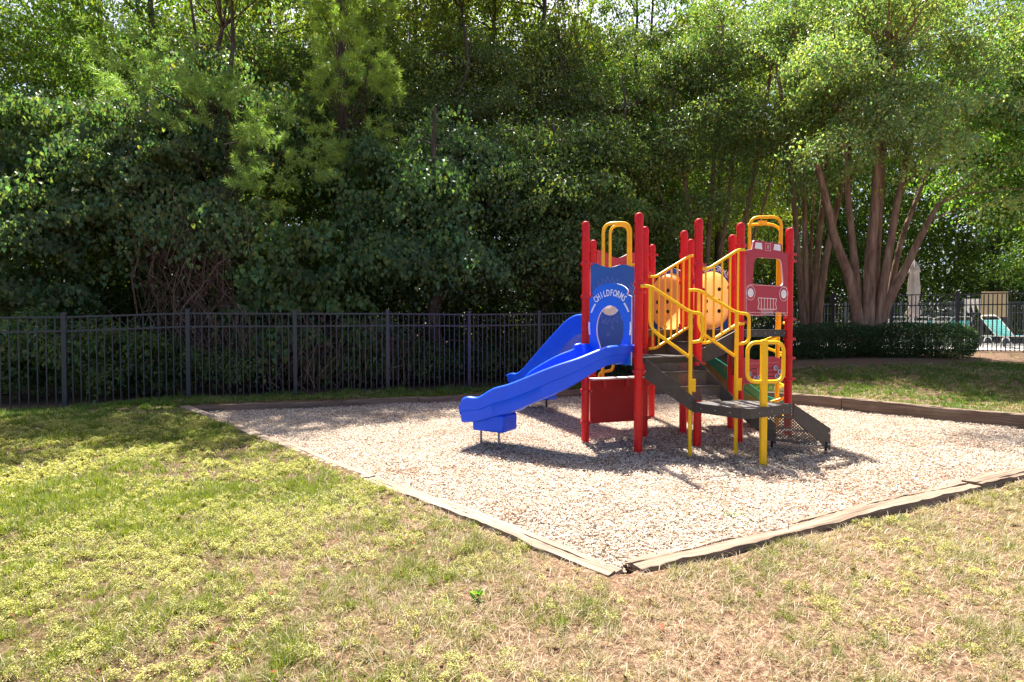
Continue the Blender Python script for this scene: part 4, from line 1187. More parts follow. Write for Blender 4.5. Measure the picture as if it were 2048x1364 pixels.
    c = tip + n * .42 - d * .22; mb.box(c + Vector((0, 0, .245)), (.44, .5, .19), M['blue_slide'], d, n); fin(mb, 'exit_foot', s2, 30, .02)
    for k in (.28, .62):
        mb = MB(); p = tip + n * k - d * .2; mb.tube([(p.x, p.y, .2), (p.x, p.y, -.1)], .014, M['hole_dark'], 8); fin(mb, 'support_leg', s2)
    # ---- arches, climbers
    def arch_tube(p0, p1, zt, zb0, zb1, lean=(0, 0), r=.019):
        a = Vector((*p0, 0)); b = Vector((*p1, 0)); l = Vector((*lean, 0))
        return fillet([a + Vector((0, 0, zb0)), a + l + Vector((0, 0, zt)), b + l + Vector((0, 0, zt)), b + Vector((0, 0, zb1))], .12, 8)
    mb = MB()
    mb.tube(arch_tube((1.145, 7.05), (1.47, 6.98), 2.60, .35, 1.9), .021, M['yellow'], 12)
    mb.tube(arch_tube((1.275, 7.30), (1.50, 7.25), 2.62, 1.2, 2.0), .019, M['yellow'], 12)
    mb.tube(fillet([(1.28, 7.05, .83), (1.26, 7.05, .76), (1.10, 7.05, .74), (1.10, 7.05, .3)], .06), .019, M['yellow'], 12)
    mb.tube([(1.46, 6.98, 2.08), (1.585, 6.75, 2.05)], .017, M['yellow'], 10)
    fin(mb, 'arch_climber', None, 40, label='tall yellow arch at the back of the slide deck')
    mb = MB()
    mb.tube(arch_tube((2.98, 7.05), (3.36, 7.02), 2.68, 1.275, 1.6), .019, M['yellow'], 12)
    px, py = 3.36, 7.08
    mb.tube(fillet([(3.05, 7.28, 2.63), (3.29, 7.16, 2.62), (3.39, 7.10, 2.55), (px + .02, py, 2.35), (px + .02, py, 1.275)], .08), .019, M['yellow'], 12)
    mb.box((3.16, 7.1, 2.62), (.10, .04, .05), M['yellow'])
    fin(mb, 'arch_handle', None, 40, label='tall yellow arch behind the truck panel')
    mb = MB()
    mb.tube([(px, py, 2.35), (px, py, -.12)], .026, M['yellow'], 12)
    hel = [(px - .02 + .17 * math.cos(t), py + .17 * math.sin(t), .12 + t / (2 * math.pi) * .40) for t in np.linspace(0, 2 * math.pi * 3.1, 80)]
    mb.tube(hel, .018, M['yellow'], 10)
    for k in range(6):
        t = k * math.pi + .4
        if t < 2 * math.pi * 3.1: mb.tube([(px, py, .12 + t / (2 * math.pi) * .40), (px - .02 + .17 * math.cos(t), py + .17 * math.sin(t), .12 + t / (2 * math.pi) * .40)], .013, M['yellow'], 8)
    fin(mb, 'spiral_climber', None, 40, label='yellow coil climber round an upright pole')
    # ---- green slide underneath
    rim = [(2.45, 7.42), (2.62, 7.40), (2.85, 7.38), (3.10, 7.38), (3.35, 7.40), (3.6, 7.44)]
    mb, P = slide_mesh(rim, [1.02, .93, .78, .58, .40, .32], [.16, .18, .18, .18, .18, .16], .55, M['green_slide'], None, True, -1)
    gs = fin(mb, 'green_slide', None, 50, fixn=True, label='dark green plastic slide glimpsed under the upper deck')
    mb = MB()
    vs = [(2.45, 7.42, .97), (3.35, 7.40, .36), (3.35, 7.40, .16), (2.45, 7.42, .62)]
    mb.add([Vector(v) + Vector((0, .012, 0)) for v in vs] + [Vector(v) + Vector((0, .03, 0)) for v in vs], [(0, 1, 2, 3), (7, 6, 5, 4), (0, 4, 5, 1), (1, 5, 6, 2), (2, 6, 7, 3), (3, 7, 4, 0)], M['olive'])
    fin(mb, 'skirt', gs, 0, fixn=True)

# ---------------------------------------------------------------- vegetation
def lobe_scale(rng, dirs, k=7, amp=.28):
    w = unit(rng.normal(0, 1, (k, 3))); f = rng.uniform(1.5, 4, k); ph = rng.uniform(0, 6.3, k)
    return 1 + amp * np.sin((dirs @ w.T) * f + ph).mean(1) * 2

def np_tubes(paths, seg=5):
    """list of (pts (n,3), radii (n)) -> verts, quads"""
    V = []; Fq = []; o = 0
    ang = np.arange(seg) * 2 * np.pi / seg
    for pts, rad in paths:
        pts = np.asarray(pts, float); n = len(pts)
        t = unit(np.gradient(pts, axis=0)); ref = np.where(np.abs(t[:, 2:3]) > .9, np.array([[1., 0, 0]]), np.array([[0, 0, 1.]]))
        a = unit(np.cross(t, ref)); b = np.cross(t, a)
        ring = pts[:, None] + (a[:, None] * np.cos(ang)[None, :, None] + b[:, None] * np.sin(ang)[None, :, None]) * np.asarray(rad)[:, None, None]
        V.append(ring.reshape(-1, 3))
        i = np.arange(n - 1)[:, None] * seg; k = np.arange(seg)[None]; l = (k + 1) % seg
        Fq.append((np.stack([i + k, i + l, i + seg + l, i + seg + k], -1) + o).reshape(-1)); o += n * seg
    return np.concatenate(V), np.concatenate(Fq)

def wood_obj(name, paths, mat, parent, seg=6):
    V, Fq = np_tubes(paths, seg)
    o = np_mesh(name, V, Fq, 4, (0, 0, 0), mat, parent)
    o.data.polygons.foreach_set('use_smooth', [True] * len(o.data.polygons))
    return o

def curve_pts(a, b, rng, n=6, sag=0.0, wob=.08):
    t = np.linspace(0, 1, n)[:, None]; a = np.asarray(a, float); b = np.asarray(b, float)
    p = a + (b - a) * t; L = np.linalg.norm(b - a)
    w = rng.normal(0, wob * L / 3, (n, 3)); w[0] = 0; w[-1] = 0
    p = p + w; p[:, 2] += sag * L * np.sin(np.pi * t[:, 0]); return p

def cluster_centers(rng, envs, n, shell=.5):
    vol = np.array([e[3] * e[4] * e[5] for e in envs]); pick = rng.choice(len(envs), n, p=vol / vol.sum())
    d = unit(rng.normal(0, 1, (n, 3))); r = shell + (1 - shell) * rng.random(n) ** .6
    r = np.where(rng.random(n) < .18, rng.random(n) * shell, r)
    E = np.array(envs)[pick]
    out = np.zeros((n, 3))
    for i in range(len(envs)):
        m = pick == i
        if m.any(): out[m] = d[m] * (r[m] * lobe_scale(rng, d[m]))[:, None]
    return E[:, :3] + out * E[:, 3:6], unit(out * E[:, 3:6] + 1e-6)

def foliage(rng, cc, outw, per, spread, size, style, col, hv=.25, bv=.35, flat=.5, tips=None):
    """each cluster is a bough: leaves over an uneven, drooping dome, open underneath"""
    n = len(cc); m = n * per
    rp = lambda a: np.repeat(a, per, 0)
    c = rp(cc); ow = rp(outw); sp = rp(rng.uniform(.6, 1.4, n) * spread)
    th = rng.random(m) * 2 * np.pi; cz = 1 - 1.25 * rng.random(m) ** .9; sn = np.sqrt(np.clip(1 - cz * cz, 0, 1))
    rr = .45 + .55 * rng.random(m) ** .5
    p1, p2, p3 = (rp(rng.uniform(0, 6.28, n)) for _ in range(3))
    rr = rr * (1 + .24 * np.sin(2 * th + p1) + .20 * np.sin(5 * th + p2) + .14 * np.sin(9 * th + p3))
    far = rng.random(m) < (.16 if style == 'spray' else .07); rr = np.where(far, rr * rng.uniform(1.0, 1.55, m), rr)
    dr = np.stack([sn * np.cos(th), sn * np.sin(th), cz], 1)
    fl = rp(rng.uniform(.7, 1.4, n) * flat)
    off = dr * (rr * sp)[:, None]; off[:, 2] *= fl
    off[:, 2] -= .38 * sp * (rr * sn) ** 2
    lean = rp(rng.normal(0, .25, (n, 2))); off[:, 2] += (off[:, :2] * lean).sum(1)
    off += rng.normal(0, .05, (m, 3)) * sp[:, None]
    nv = dr * np.array([.8, .8, 1.0]) + rng.normal(0, .5, (m, 3)); nv[:, 2] += .3
    dv = np.stack([np.cos(th) * np.maximum(cz, .2), np.sin(th) * np.maximum(cz, .2), -sn], 1) + rng.normal(0, .65, (m, 3))
    if style == 'vine':
        nv[:, 1] -= .45; dv[:, 2] -= .9
        L = rng.uniform(.6, 1.3, m) * size; W = L * rng.uniform(.75, .95, m); heart = True
    else:
        L = rng.uniform(.65, 1.3, m) * size; W = L * rng.uniform(.5, .66, m); heart = False
    cl = vary(rng, m, col, hv, bv) * rp(1 + .22 * rng.normal(0, 1, (n, 1)).clip(-1.6, 1.6))
    if tips is not None:
        h = rng.random((m, 1)) < tips[1]; cl = np.where(h, np.array(tips[0]) * rng.uniform(.7, 1.2, (m, 1)), cl)
    V, f, k = leaf_arrays(c + off, dv, nv, L, W, heart)
    return V, f, np.repeat(np.clip(cl, .004, 1), k, 0)

def needles(rng, cc, outw, per, size, col):
    """pine tufts: sprays of fine needles on short twigs"""
    n = len(cc); tw = 7
    c = np.repeat(cc, tw, 0); d = unit(np.repeat(outw * np.array([1, 1, .4]), tw, 0) + rng.normal(0, .6, (n * tw, 3)))
    c = c + d * rng.uniform(.0, .42, (n * tw, 1)); nt = n * tw
    base = np.repeat(c, per, 0); dd = unit(np.repeat(d, per, 0) * .7 + rng.normal(0, .6, (nt * per, 3))); m = nt * per
    base = base + np.repeat(d, per, 0) * rng.uniform(-.08, .05, (m, 1))
    nv = rng.normal(0, 1, (m, 3)); L = rng.uniform(.7, 1.2, m) * size; W = np.full(m, .011)
    V, f, k = leaf_arrays(base, dd, nv, L, W, False, .0, .05)
    return V, f, np.repeat(vary(rng, m, col, .15, .3), k, 0)

def make_tree(name, x, y, label, seed, h, envs, ncl, per, spread, size, style, col, mat='leaf', trunk_r=.14, bark='bark', group=None, cat='tree', stems=None, nbr=60, hv=.25, bv=.35, tips=None, extra=None, shell=.5, z=None):
    """envs: crown ellipsoids relative to the base (cx, cy, cz, rx, ry, rz)"""
    rng = np.random.default_rng(seed)
    if z is None: z = gz(x, y)
    if style != 'pine': ncl = max(14, int(ncl * .55)); per = int(per * 2.5); spread *= 1.5
    r = empty(name, (x, y, z)); tag(r, label, cat, group)
    paths = []; skeleton = []
    if stems is None:
        top = np.array([rng.normal(0, .3), rng.normal(0, .3), h * .93]); p = curve_pts((0, 0, -.15), top, rng, 9, 0, .03)
        paths.append((p, trunk_r * (1 - .85 * np.linspace(0, 1, 9)))); skeleton.append(p)
    else:
        for p, r0 in stems:
            p = np.asarray(p, float); tt = np.linspace(0, 1, len(p)); ti = np.linspace(0, 1, 14)
            q = np.stack([np.interp(ti, tt, p[:, k]) for k in range(3)], 1)
            q[1:-1] = (q[:-2] + q[2:] + 2 * q[1:-1]) / 4; q[1:-1] = (q[:-2] + q[2:] + 2 * q[1:-1]) / 4
            paths.append((q, r0 * 1.25 * (1 - .6 * ti))); skeleton.append(q)
    cc, ow = cluster_centers(rng, envs, ncl, shell)
    cc[:, 2] = np.maximum(cc[:, 2], .5)
    sk = np.concatenate(skeleton)
    for i in rng.choice(ncl, min(nbr, ncl), replace=False):
        dz = cc[i, 2] - sk[:, 2]; cost = np.linalg.norm(sk - cc[i], axis=1) + np.where(dz < .2, 3, 0); j = int(np.argmin(cost))
        Lb = np.linalg.norm(sk[j] - cc[i])
        if Lb > 3.0: continue
        p = curve_pts(sk[j], cc[i], rng, 6, .06, .10)
        paths.append((p, np.linspace(min(.026, .007 + .007 * Lb), .004, 6)))
    wood_obj('trunk', paths, M[bark], r, 7)
    if style == 'pine':
        V, f, c = needles(rng, cc, ow, per, size, col)
    else:
        V, f, c = foliage(rng, cc, ow, per, spread, size, style, col, hv, bv, .45, tips)
    np_mesh('crown', V, f, 3, c, M[mat], r)
    if extra: extra(r, rng)
    return r

def px(u, v, d): return np.array([(u - 1024) / F * d, d, CH - (v - HZ) / F * d])

def build_woods():
    dk = (.10, .142, .05); md = (.125, .18, .055); vn = (.13, .19, .078); pn = (.30, .40, .11); lt = (.15, .19, .05); pale = (.20, .23, .09)
    W = dict
    # nearest row, behind the rear fence
    def tr(*a, **k): return make_tree(*a, **k)
    tr('vine_tree', -10.3, 11.2, 'blue-green vine-covered tree at the left edge of the photo', 101, 7,
       [(0, -.4, 2.4, 1.8, .9, .9), (.3, .3, 3.9, 2.0, 1.0, .9), (.1, 1.6, 5.4, 2.2, 1.2, 1.0)], 210, 180, .38, .085, 'vine', vn, nbr=14, trunk_r=.16)
    tr('vine_tree', -7.1, 12.6, 'dome-shaped vine-smothered tree with pale feathery top, left of centre', 102, 10.2,
       [(-.6, -1.2, 3.3, 1.4, .8, .6), (.9, -1.0, 3.5, 1.3, .8, .7), (0, -.5, 4.8, 1.8, 1.0, .9), (0, .3, 6.3, 1.7, 1.1, .9), (1.5, -.8, 9.5, 2.2, 1.3, .7)], 210, 170, .36, .085, 'vine', vn, nbr=70, trunk_r=.17, tips=((.22, .20, .05), .05))  # last lobe lies unseen above the frame, added to shade the left lawn
    tr('broadleaf_tree', -8.6, 15.0, 'leafy tree standing behind the dome-shaped vine-smothered tree', 103, 10.5,
       [(0, -.4, 5.4, 2.6, 1.3, 1.0), (.2, .4, 7.2, 2.6, 1.4, 1.1), (0, 1.5, 8.9, 2.4, 1.5, 1.1)], 170, 120, .5, .10, 'broad', dk, nbr=40, trunk_r=.2)
    tr('pine_tree', -6.4, 12.3, 'pine whose light green boughs hang over the vine-smothered dome', 104, 10.8,
       [(-.6, -1.3, 6.3, 1.5, .8, .6), (.7, -1.3, 5.6, 1.4, .8, .8), (1.8, -1.1, 4.6, .9, .7, .8), (.3, -.4, 9.6, 2.2, 1.1, 1.2)], 120, 42, .3, .15, 'pine', pn, mat='needle', nbr=50, trunk_r=.12)  # topmost lobe is out of view, put in for its shade on the left lawn
    tr('pine_tree', -3.95, 13.6, 'tall pine with bright yellow-green boughs, tallest of the pines', 105, 12.5,
       [(.4, -1.4, 5.2, .9, .7, .6), (.3, -.7, 7.1, 1.5, .9, .8), (-.5, .2, 8.8, 1.4, 1.0, 1.0), (.3, .8, 10.8, 1.5, 1.2, 1.5)], 120, 46, .3, .17, 'pine', (.35, .44, .10), mat='needle', nbr=90, trunk_r=.19)
    tr('broadleaf_tree', -5.3, 16.2, 'leafy tree between the two pines, its trunk in deep shade', 106, 10,
       [(0, -.8, 5.2, 2.0, 1.1, .9), (0, 0, 6.9, 2.3, 1.3, 1.1), (0, 1.2, 8.8, 2.2, 1.3, 1.1)], 140, 120, .5, .10, 'broad', md, nbr=60, trunk_r=.18)
    tr('broadleaf_tree', -1.75, 12.6, 'dense dark tree with heart-shaped vine leaves, left of the red posts', 107, 6.3,
       [(0, -.9, 2.6, 1.5, .7, .6), (-.2, -.4, 3.8, 1.8, .8, .7), (.1, .8, 5.1, 1.9, 1.0, .8)], 260, 130, .42, .08, 'vine', (.105, .17, .062), nbr=40, trunk_r=.2)
    tr('broadleaf_tree', -2.2, 15.6, 'tall fine-leaved tree with sunlit top above the dense dark tree', 108, 10.3,
       [(-.2, -.6, 5.6, 2.1, 1.1, .9), (.2, .2, 7.2, 2.3, 1.2, 1.0), (.1, 1.4, 9.0, 2.1, 1.3, 1.0)], 230, 140, .48, .085, 'broad', (.165, .20, .065), mat='leaf_gloss', nbr=70, trunk_r=.2, tips=((.26, .26, .05), .06))
    tr('broadleaf_tree', .75, 13.4, 'broad dark tree directly behind the blue slides', 109, 6.6,
       [(.1, -1.2, 2.7, 1.6, .7, .6), (.2, -.6, 4.0, 1.9, .9, .7), (0, .6, 5.4, 1.9, 1.0, .8)], 280, 130, .44, .09, 'broad', (.115, .16, .052), nbr=80, trunk_r=.22)
    tr('broadleaf_tree', 1.3, 16.6, 'tall tree with pale glinting leaves behind the broad dark tree', 110, 10.5,
       [(0, -1.0, 5.8, 2.0, 1.1, .9), (.2, -.2, 7.4, 2.2, 1.2, 1.0), (.2, 1.0, 9.2, 2.0, 1.3, 1.0)], 200, 130, .48, .085, 'broad', (.17, .20, .07), mat='leaf_gloss', nbr=70, trunk_r=.19, tips=((.28, .28, .06), .08))
    tr('broadleaf_tree', 3.0, 15.2, 'slim bright-topped tree above the red posts, sky showing through', 111, 8.2,
       [(.2, -.9, 3.7, 1.2, .7, .6), (-.1, -.1, 5.3, 1.5, .9, .8), (0, 1.0, 7.0, 1.5, 1.0, .9)], 150, 120, .42, .085, 'broad', (.175, .22, .06), mat='leaf_gloss', nbr=60, trunk_r=.13, tips=((.3, .29, .06), .1))
    # crepe myrtles
    def stems_from(base, lst):
        out = []
        for pts, r0 in lst:
            out.append(([px(*q) - base for q in pts], r0))
        return out
    b = np.array([5.35, 15.6, gz(5.35, 15.6)])
    L = [([(1405, 690, 15.6), (1388, 560, 15.6), (1375, 420, 15.5), (1352, 250, 15.4)], .075), ([(1410, 690, 15.6), (1412, 540, 15.7), (1420, 400, 15.8), (1432, 230, 15.8), (1440, 60, 15.8)], .07),
         ([(1412, 690, 15.6), (1432, 560, 15.6), (1452, 430, 15.7), (1468, 280, 15.8), (1480, 120, 15.8)], .06), ([(1416, 690, 15.6), (1455, 570, 15.5), (1492, 430, 15.4), (1515, 290, 15.3), (1540, 120, 15.2)], .07),
         ([(1416, 690, 15.6), (1470, 560, 15.8), (1525, 420, 16.0), (1560, 260, 16.0)], .05), ([(1402, 690, 15.6), (1375, 580, 15.4), (1345, 470, 15.2), (1300, 330, 15)], .05)]
    tr('crepe_myrtle', b[0], b[1], 'crepe myrtle with a fan of thin dark stems behind the red truck panel', 120, 10,
       [(.4, -.7, 4.3, 1.2, .7, .5), (-1.0, -.4, 5.6, 1.4, .9, .8), (.9, -.3, 6.3, 1.7, 1.0, .9), (-.2, .3, 7.9, 2.0, 1.2, .9), (.4, 1.0, 9.4, 2.0, 1.2, .9)], 190, 150, .42, .075, 'spray', (.155, .20, .07), mat='leaf_gloss', bark='crepe', stems=stems_from(b, L), nbr=90, tips=((.30, .29, .08), .08), z=b[2])
    b = np.array([8.05, 15.1, gz(8.05, 15.1)])
    L = [([(1612, 705, 15.0), (1598, 560, 15), (1588, 430, 15), (1570, 280, 14.9), (1545, 120, 14.8)], .075), ([(1616, 705, 15.1), (1610, 560, 15.1), (1606, 420, 15.1), (1600, 260, 15.1), (1590, 90, 15.1)], .07),
         ([(1622, 705, 15.1), (1628, 560, 15.2), (1640, 430, 15.2), (1652, 280, 15.3), (1660, 110, 15.3)], .08), ([(1630, 705, 15.0), (1642, 560, 14.9), (1662, 450, 14.8), (1690, 330, 14.7), (1715, 170, 14.6)], .085),
         ([(1622, 705, 15.1), (1618, 560, 15.3), (1622, 430, 15.4), (1630, 250, 15.5)], .05)]
    tr('crepe_myrtle', b[0], b[1], 'crepe myrtle with pale upright stems standing behind the pool fence end', 121, 10.5,
       [(-.5, -.8, 4.2, .9, .6, .4), (-.9, -.5, 5.7, 1.3, .9, .7), (.6, -.3, 6.4, 1.5, 1.0, .9), (-.2, .4, 8.0, 2.0, 1.2, .9), (0, 1.1, 9.6, 2.0, 1.2, .9)], 170, 150, .42, .075, 'spray', (.175, .22, .08), mat='leaf_gloss', bark='crepe', stems=stems_from(b, L), nbr=90, tips=((.32, .31, .09), .08), z=b[2])
    b = np.array([8.42, 13.3, gz(8.42, 13.3)])
    L = [([(1728, 715, 13.3), (1712, 610, 13.25), (1694, 540, 13.2), (1668, 490, 13.1), (1652, 410, 13.0), (1630, 330, 12.9)], .12), ([(1728, 715, 13.3), (1716, 600, 13.35), (1704, 500, 13.4), (1692, 400, 13.4), (1680, 240, 13.4)], .10),
         ([(1735, 715, 13.25), (1736, 600, 13.2), (1739, 500, 13.2), (1748, 400, 13.2), (1752, 200, 13.1)], .135), ([(1738, 715, 13.3), (1746, 580, 13.45), (1754, 440, 13.5), (1760, 300, 13.5), (1780, 120, 13.5)], .10),
         ([(1745, 715, 13.25), (1760, 600, 13.2), (1776, 500, 13.2), (1790, 400, 13.2), (1825, 240, 13.2)], .105), ([(1748, 715, 13.3), (1766, 620, 13.2), (1806, 545, 13.0), (1842, 465, 12.8), (1872, 410, 12.7)], .10),
         ([(1748, 715, 13.3), (1778, 590, 13.5), (1800, 470, 13.6), (1830, 400, 13.7), (1880, 250, 13.8)], .07)]
    tr('crepe_myrtle', b[0], b[1], 'big crepe myrtle with thick tan stems fanning out behind the hedge', 122, 10,
       [(-.8, -.6, 4.7, 1.2, .7, .6), (0, -.4, 5.8, 1.7, .9, .7), (1.6, -1.1, 4.3, 1.4, .7, .6), (2.5, -.9, 3.4, .9, .6, .45), (.5, -.3, 8.0, 1.7, .8, .6), (2.4, -.4, 5.6, 1.7, .9, .8), (.5, .4, 7.2, 2.3, 1.0, .8), (-1.3, -.1, 6.4, 1.4, .9, .7), (3.0, .2, 7.2, 1.5, .9, .8), (1.0, 1.1, 8.7, 2.6, 1.2, .9), (.3, -.9, 5.0, 1.3, .6, .4), (.2, -1.6, 9.0, 2.2, .8, .6), (-2.9, -1.3, 9.1, 1.7, 1.0, .6)], 250, 170, .40, .078, 'spray', (.265, .315, .135), mat='leaf_gloss', bark='crepe', stems=stems_from(b, L), nbr=120, tips=((.40, .38, .12), .14), z=b[2])  # last two lobes are unseen overhead, added to throw shade at the right
    tr('maple_tree', 14.2, 14.2, 'dark green maple leaning in over the pool fence at the right edge', 123, 10,
       [(-1.0, -.4, 4.7, 2.8, 1.6, 1.0), (-.5, .3, 6.4, 2.6, 1.6, 1.0), (-2.6, -.6, 3.6, 1.3, 1.0, .45), (0, 1.2, 8.2, 2.4, 1.6, 1.0)], 190, 130, .46, .105, 'broad', (.11, .19, .04), nbr=90, trunk_r=.16)
    # thickets and bushes
    und = [(-9.0, 10.3, 1.5, 1.0, 1.6, 'shaded leafy bush behind the left end of the fence', vn, .09, 'broad'), (-6.9, 10.4, 1.1, .8, 1.3, 'low dark bush behind the fence below the hanging dead vines', dk, .08, 'broad'),
           (-4.55, 11.35, 1.7, .9, 2.0, 'sunlit heart-leaved vine thicket rising above the fence', (.11, .17, .055), .10, 'vine'), (-5.2, 10.4, .9, .6, .8, 'brushy low thicket of bare stems and few leaves behind the fence', dk, .07, 'broad'),
           (-3.3, 11.2, .9, .7, 1.0, 'small bush behind the fence right of the sunlit vine thicket', md, .08, 'broad'), (-1.9, 11.6, .9, .7, .9, 'round dark bush behind the fence under the dense dark tree', dk, .08, 'broad'),
           (.2, 12.4, 1.2, .8, 1.1, 'dark bush behind the fence right at the blue slides', dk, .085, 'broad'), (2.3, 13.6, 1.3, .9, 1.1, 'dark bush seen between the red posts and the fence', dk, .085, 'broad'),
           (4.2, 15.0, 1.2, .9, 1.3, 'shadowy bush behind the orange tunnel', dk, .085, 'broad')]
    for i, (x, y, rx, ry, hh, lab, col, sz, st) in enumerate(und):
        make_tree('shrub', x, y, lab, 300 + i, hh, [(0, 0, hh * .55, rx, ry, hh * .55)] + ([(.2, 0, hh * 1.15, rx * .75, ry * .8, hh * .5)] if hh > 1.7 else []), int(48 * hh * rx) + 22, 80, .24, sz, st, col, cat='shrub', nbr=40, trunk_r=.03, shell=.4)
    # tangles of bare brown vine stems
    for (x, y, w, h0, h1, lab, sd) in ((-6.3, 11.1, .9, .6, 4.0, 'curtain of bare brown vines hanging below the vine-smothered dome', 7), (-4.7, 10.5, 1.3, .0, 1.5, 'tangle of bare brown stems behind the fence under the sunlit thicket', 8), (-3.0, 11.0, 1.0, 0, 1.3, 'tangle of bare brown stems behind the fence, right of the sunlit thicket', 9)):
        rng = np.random.default_rng(sd); z = gz(x, y); r = empty('bare_vine', (x, y, z)); tag(r, lab, 'vine')
        ps = []
        for k in range(130):
            a = np.array([rng.uniform(-w, w), rng.normal(0, .25), h0 + rng.random() * .3]); b2 = a + np.array([rng.normal(0, .35), rng.normal(0, .15), rng.uniform(.5, 1) * (h1 - h0)])
            ps.append((curve_pts(a, b2, rng, 7, rng.normal(0, .1), .25), np.linspace(.009, .003, 7) * rng.uniform(.6, 1.4)))
        wood_obj('stem', ps, M['vine'], r, 4)
    rng = np.random.default_rng(66); r = empty('dead_branch', (-5.55, 10.75, gz(-5.55, 10.75))); tag(r, 'pale dead branch with shrivelled leaves leaning beside the sunlit thicket', 'branch')
    main = curve_pts((-.75, -.1, 1.5), (.55, .1, 3.1), rng, 9, .05, .06); ps = [(main, np.linspace(.02, .006, 9))]
    for k in range(14):
        a = main[rng.integers(1, 8)]; b2 = a + np.array([rng.normal(-.2, .3), rng.normal(0, .15), rng.normal(-.15, .25)]); ps.append((curve_pts(a, b2, rng, 5, 0, .15), np.linspace(.007, .002, 5)))
    wood_obj('stem', ps, M['vine'], r, 5)
    # woods further back: sunlit, each a tree of its own sharing three crowns
    protos = []
    for i, (col, sz) in enumerate((((.14, .20, .035), .10), ((.11, .17, .04), .095), ((.19, .22, .04), .10))):
        t = make_tree('forest_tree', 0, 60 + i * 8, 'x', 400 + i, 13, [(0, 0, 5.2, 2.6, 2.4, 2.0), (0, 0, 8.4, 2.8, 2.6, 2.5), (0, 0, 11.2, 2.2, 2.0, 1.8), (0, 0, 2.4, 1.8, 1.8, 1.2)], 130, 170, .55, sz, 'broad', col, nbr=40, trunk_r=.17, z=0)
        protos.append(t)
    rng = np.random.default_rng(12)
    spots = [(-19, 17), (-15.5, 14.5), (-13.6, 19), (-11.2, 16.8), (-9.8, 21), (-6.8, 19.6), (-3.8, 20.5), (-.6, 19.8), (2.4, 21.5), (5.2, 20.2), (8.2, 23.5), (11.0, 26.5), (14.2, 25.2), (17.5, 26.5), (20.6, 24.0), (23.5, 21.5),
             (-11.6, 18.4), (-8.0, 18.8), (-5.0, 18.2), (-2.0, 18.8), (.9, 18.6), (3.9, 18.3), (6.9, 19.0), (-17, 24), (-12.5, 26), (-8, 27), (-3, 27.5), (2, 28), (6.5, 29), (19, 19.5), (25, 27), (-22, 21), (10.8, 33), (16, 33)]
    used = set()
    near = lambda x: ('left end' if x < -12 else 'left part' if x < -5 else 'centre' if x < 3 else 'pool side' if x < 15 else 'right end')
    for i, (x, y) in enumerate(spots):
        k = int(rng.integers(0, 3)); pr = protos[k]
        if k not in used: t = pr; used.add(k)
        else: t = copy_tree(pr)
        t.location = (x, y, gz(x, y)); s = rng.uniform(.85, 1.2); t.scale = (s, s, s * rng.uniform(.9, 1.15)); t.rotation_euler = (0, 0, rng.uniform(0, 6.28))
        hue = ('yellow-green', 'mid green', 'lime')[k]
        tag(t, f'{hue} sunlit tree deep in the woods, {near(x)} of the background', 'tree', f'{hue} trees deep in the woods, {near(x)}')
    for k in range(3):
        if k not in used:
            for c in list(protos[k].children): bpy.data.objects.remove(c)
            bpy.data.objects.remove(protos[k])

def build_masses():
    rng = np.random.default_rng(202)
    def mass(name, n, xr, yr, zfun, size, pal, mat, label, hole, hole_low=.36):
        x = rng.uniform(*xr, n); y = rng.uniform(*yr, n); zt = zfun(x, y); z = rng.random(n) ** .85 * zt
        ck = fbm(x * 1.0 + y * .7, z * 1.1 + y * .5, hole, 61); k = ck > np.where(z > 9, .46, np.where(z < 5, hole_low, .36)); x, y, z, ck = x[k], y[k], z[k], ck[k]; m = len(x)
        base = np.stack([x, y, z + lawn_z(x, y)], 1)
        nv = rng.normal(0, .6, (m, 3)); nv[:, 2] += .9; dv = rng.normal(0, 1, (m, 3)); dv[:, 2] -= .4
        L = rng.uniform(.6, 1.3, m) * size; V, f, kk = leaf_arrays(base, dv, nv, L, L * .6)
        c = np.array(pal)[rng.integers(0, len(pal), m)] * rng.uniform(.7, 1.25, (m, 1))
        o = np_mesh(name, V, f, 3, np.repeat(c, kk, 0), M[mat]); tag(o, label, kind='stuff'); return o
    mass('far_woods', 230000, (-42, 42), (30, 40), lambda x, y: 19 + 7 * vnoise(x, y, 5, 3) - 2.5 * np.exp(-((x - 6) / 5) ** 2), .32, [(.09, .13, .022), (.14, .17, .028), (.06, .10, .02)], 'leaf', 'sunlit far woods closing the view', 2.4, .2)
    mass('undergrowth', 130000, (-22, 6.2), (14.5, 28), lambda x, y: 1.2 + 3.0 * vnoise(x, y, 2.2, 8), .10, [(.10, .16, .03), (.17, .20, .035), (.06, .10, .03), (.05, .08, .03)], 'leaf', 'leafy undergrowth on the forest floor', 1.3)
    mass('brush', 110000, (-12.5, 4.4), (12.2, 14.8), lambda x, y: 1.6 + 2.8 * vnoise(x, y, 1.3, 18), .085, [(.07, .11, .035), (.09, .14, .04), (.05, .085, .03), (.12, .16, .045)], 'leaf', 'shaded brush between the trunks behind the fence', .9)
    mass('pool_side_undergrowth', 100000, (7, 32), (23, 29), lambda x, y: 2.5 + 3.5 * vnoise(x, y, 3.0, 9), .105, [(.08, .14, .03), (.13, .18, .035), (.05, .09, .025)], 'leaf', 'leafy undergrowth beyond the pool deck', 1.6)

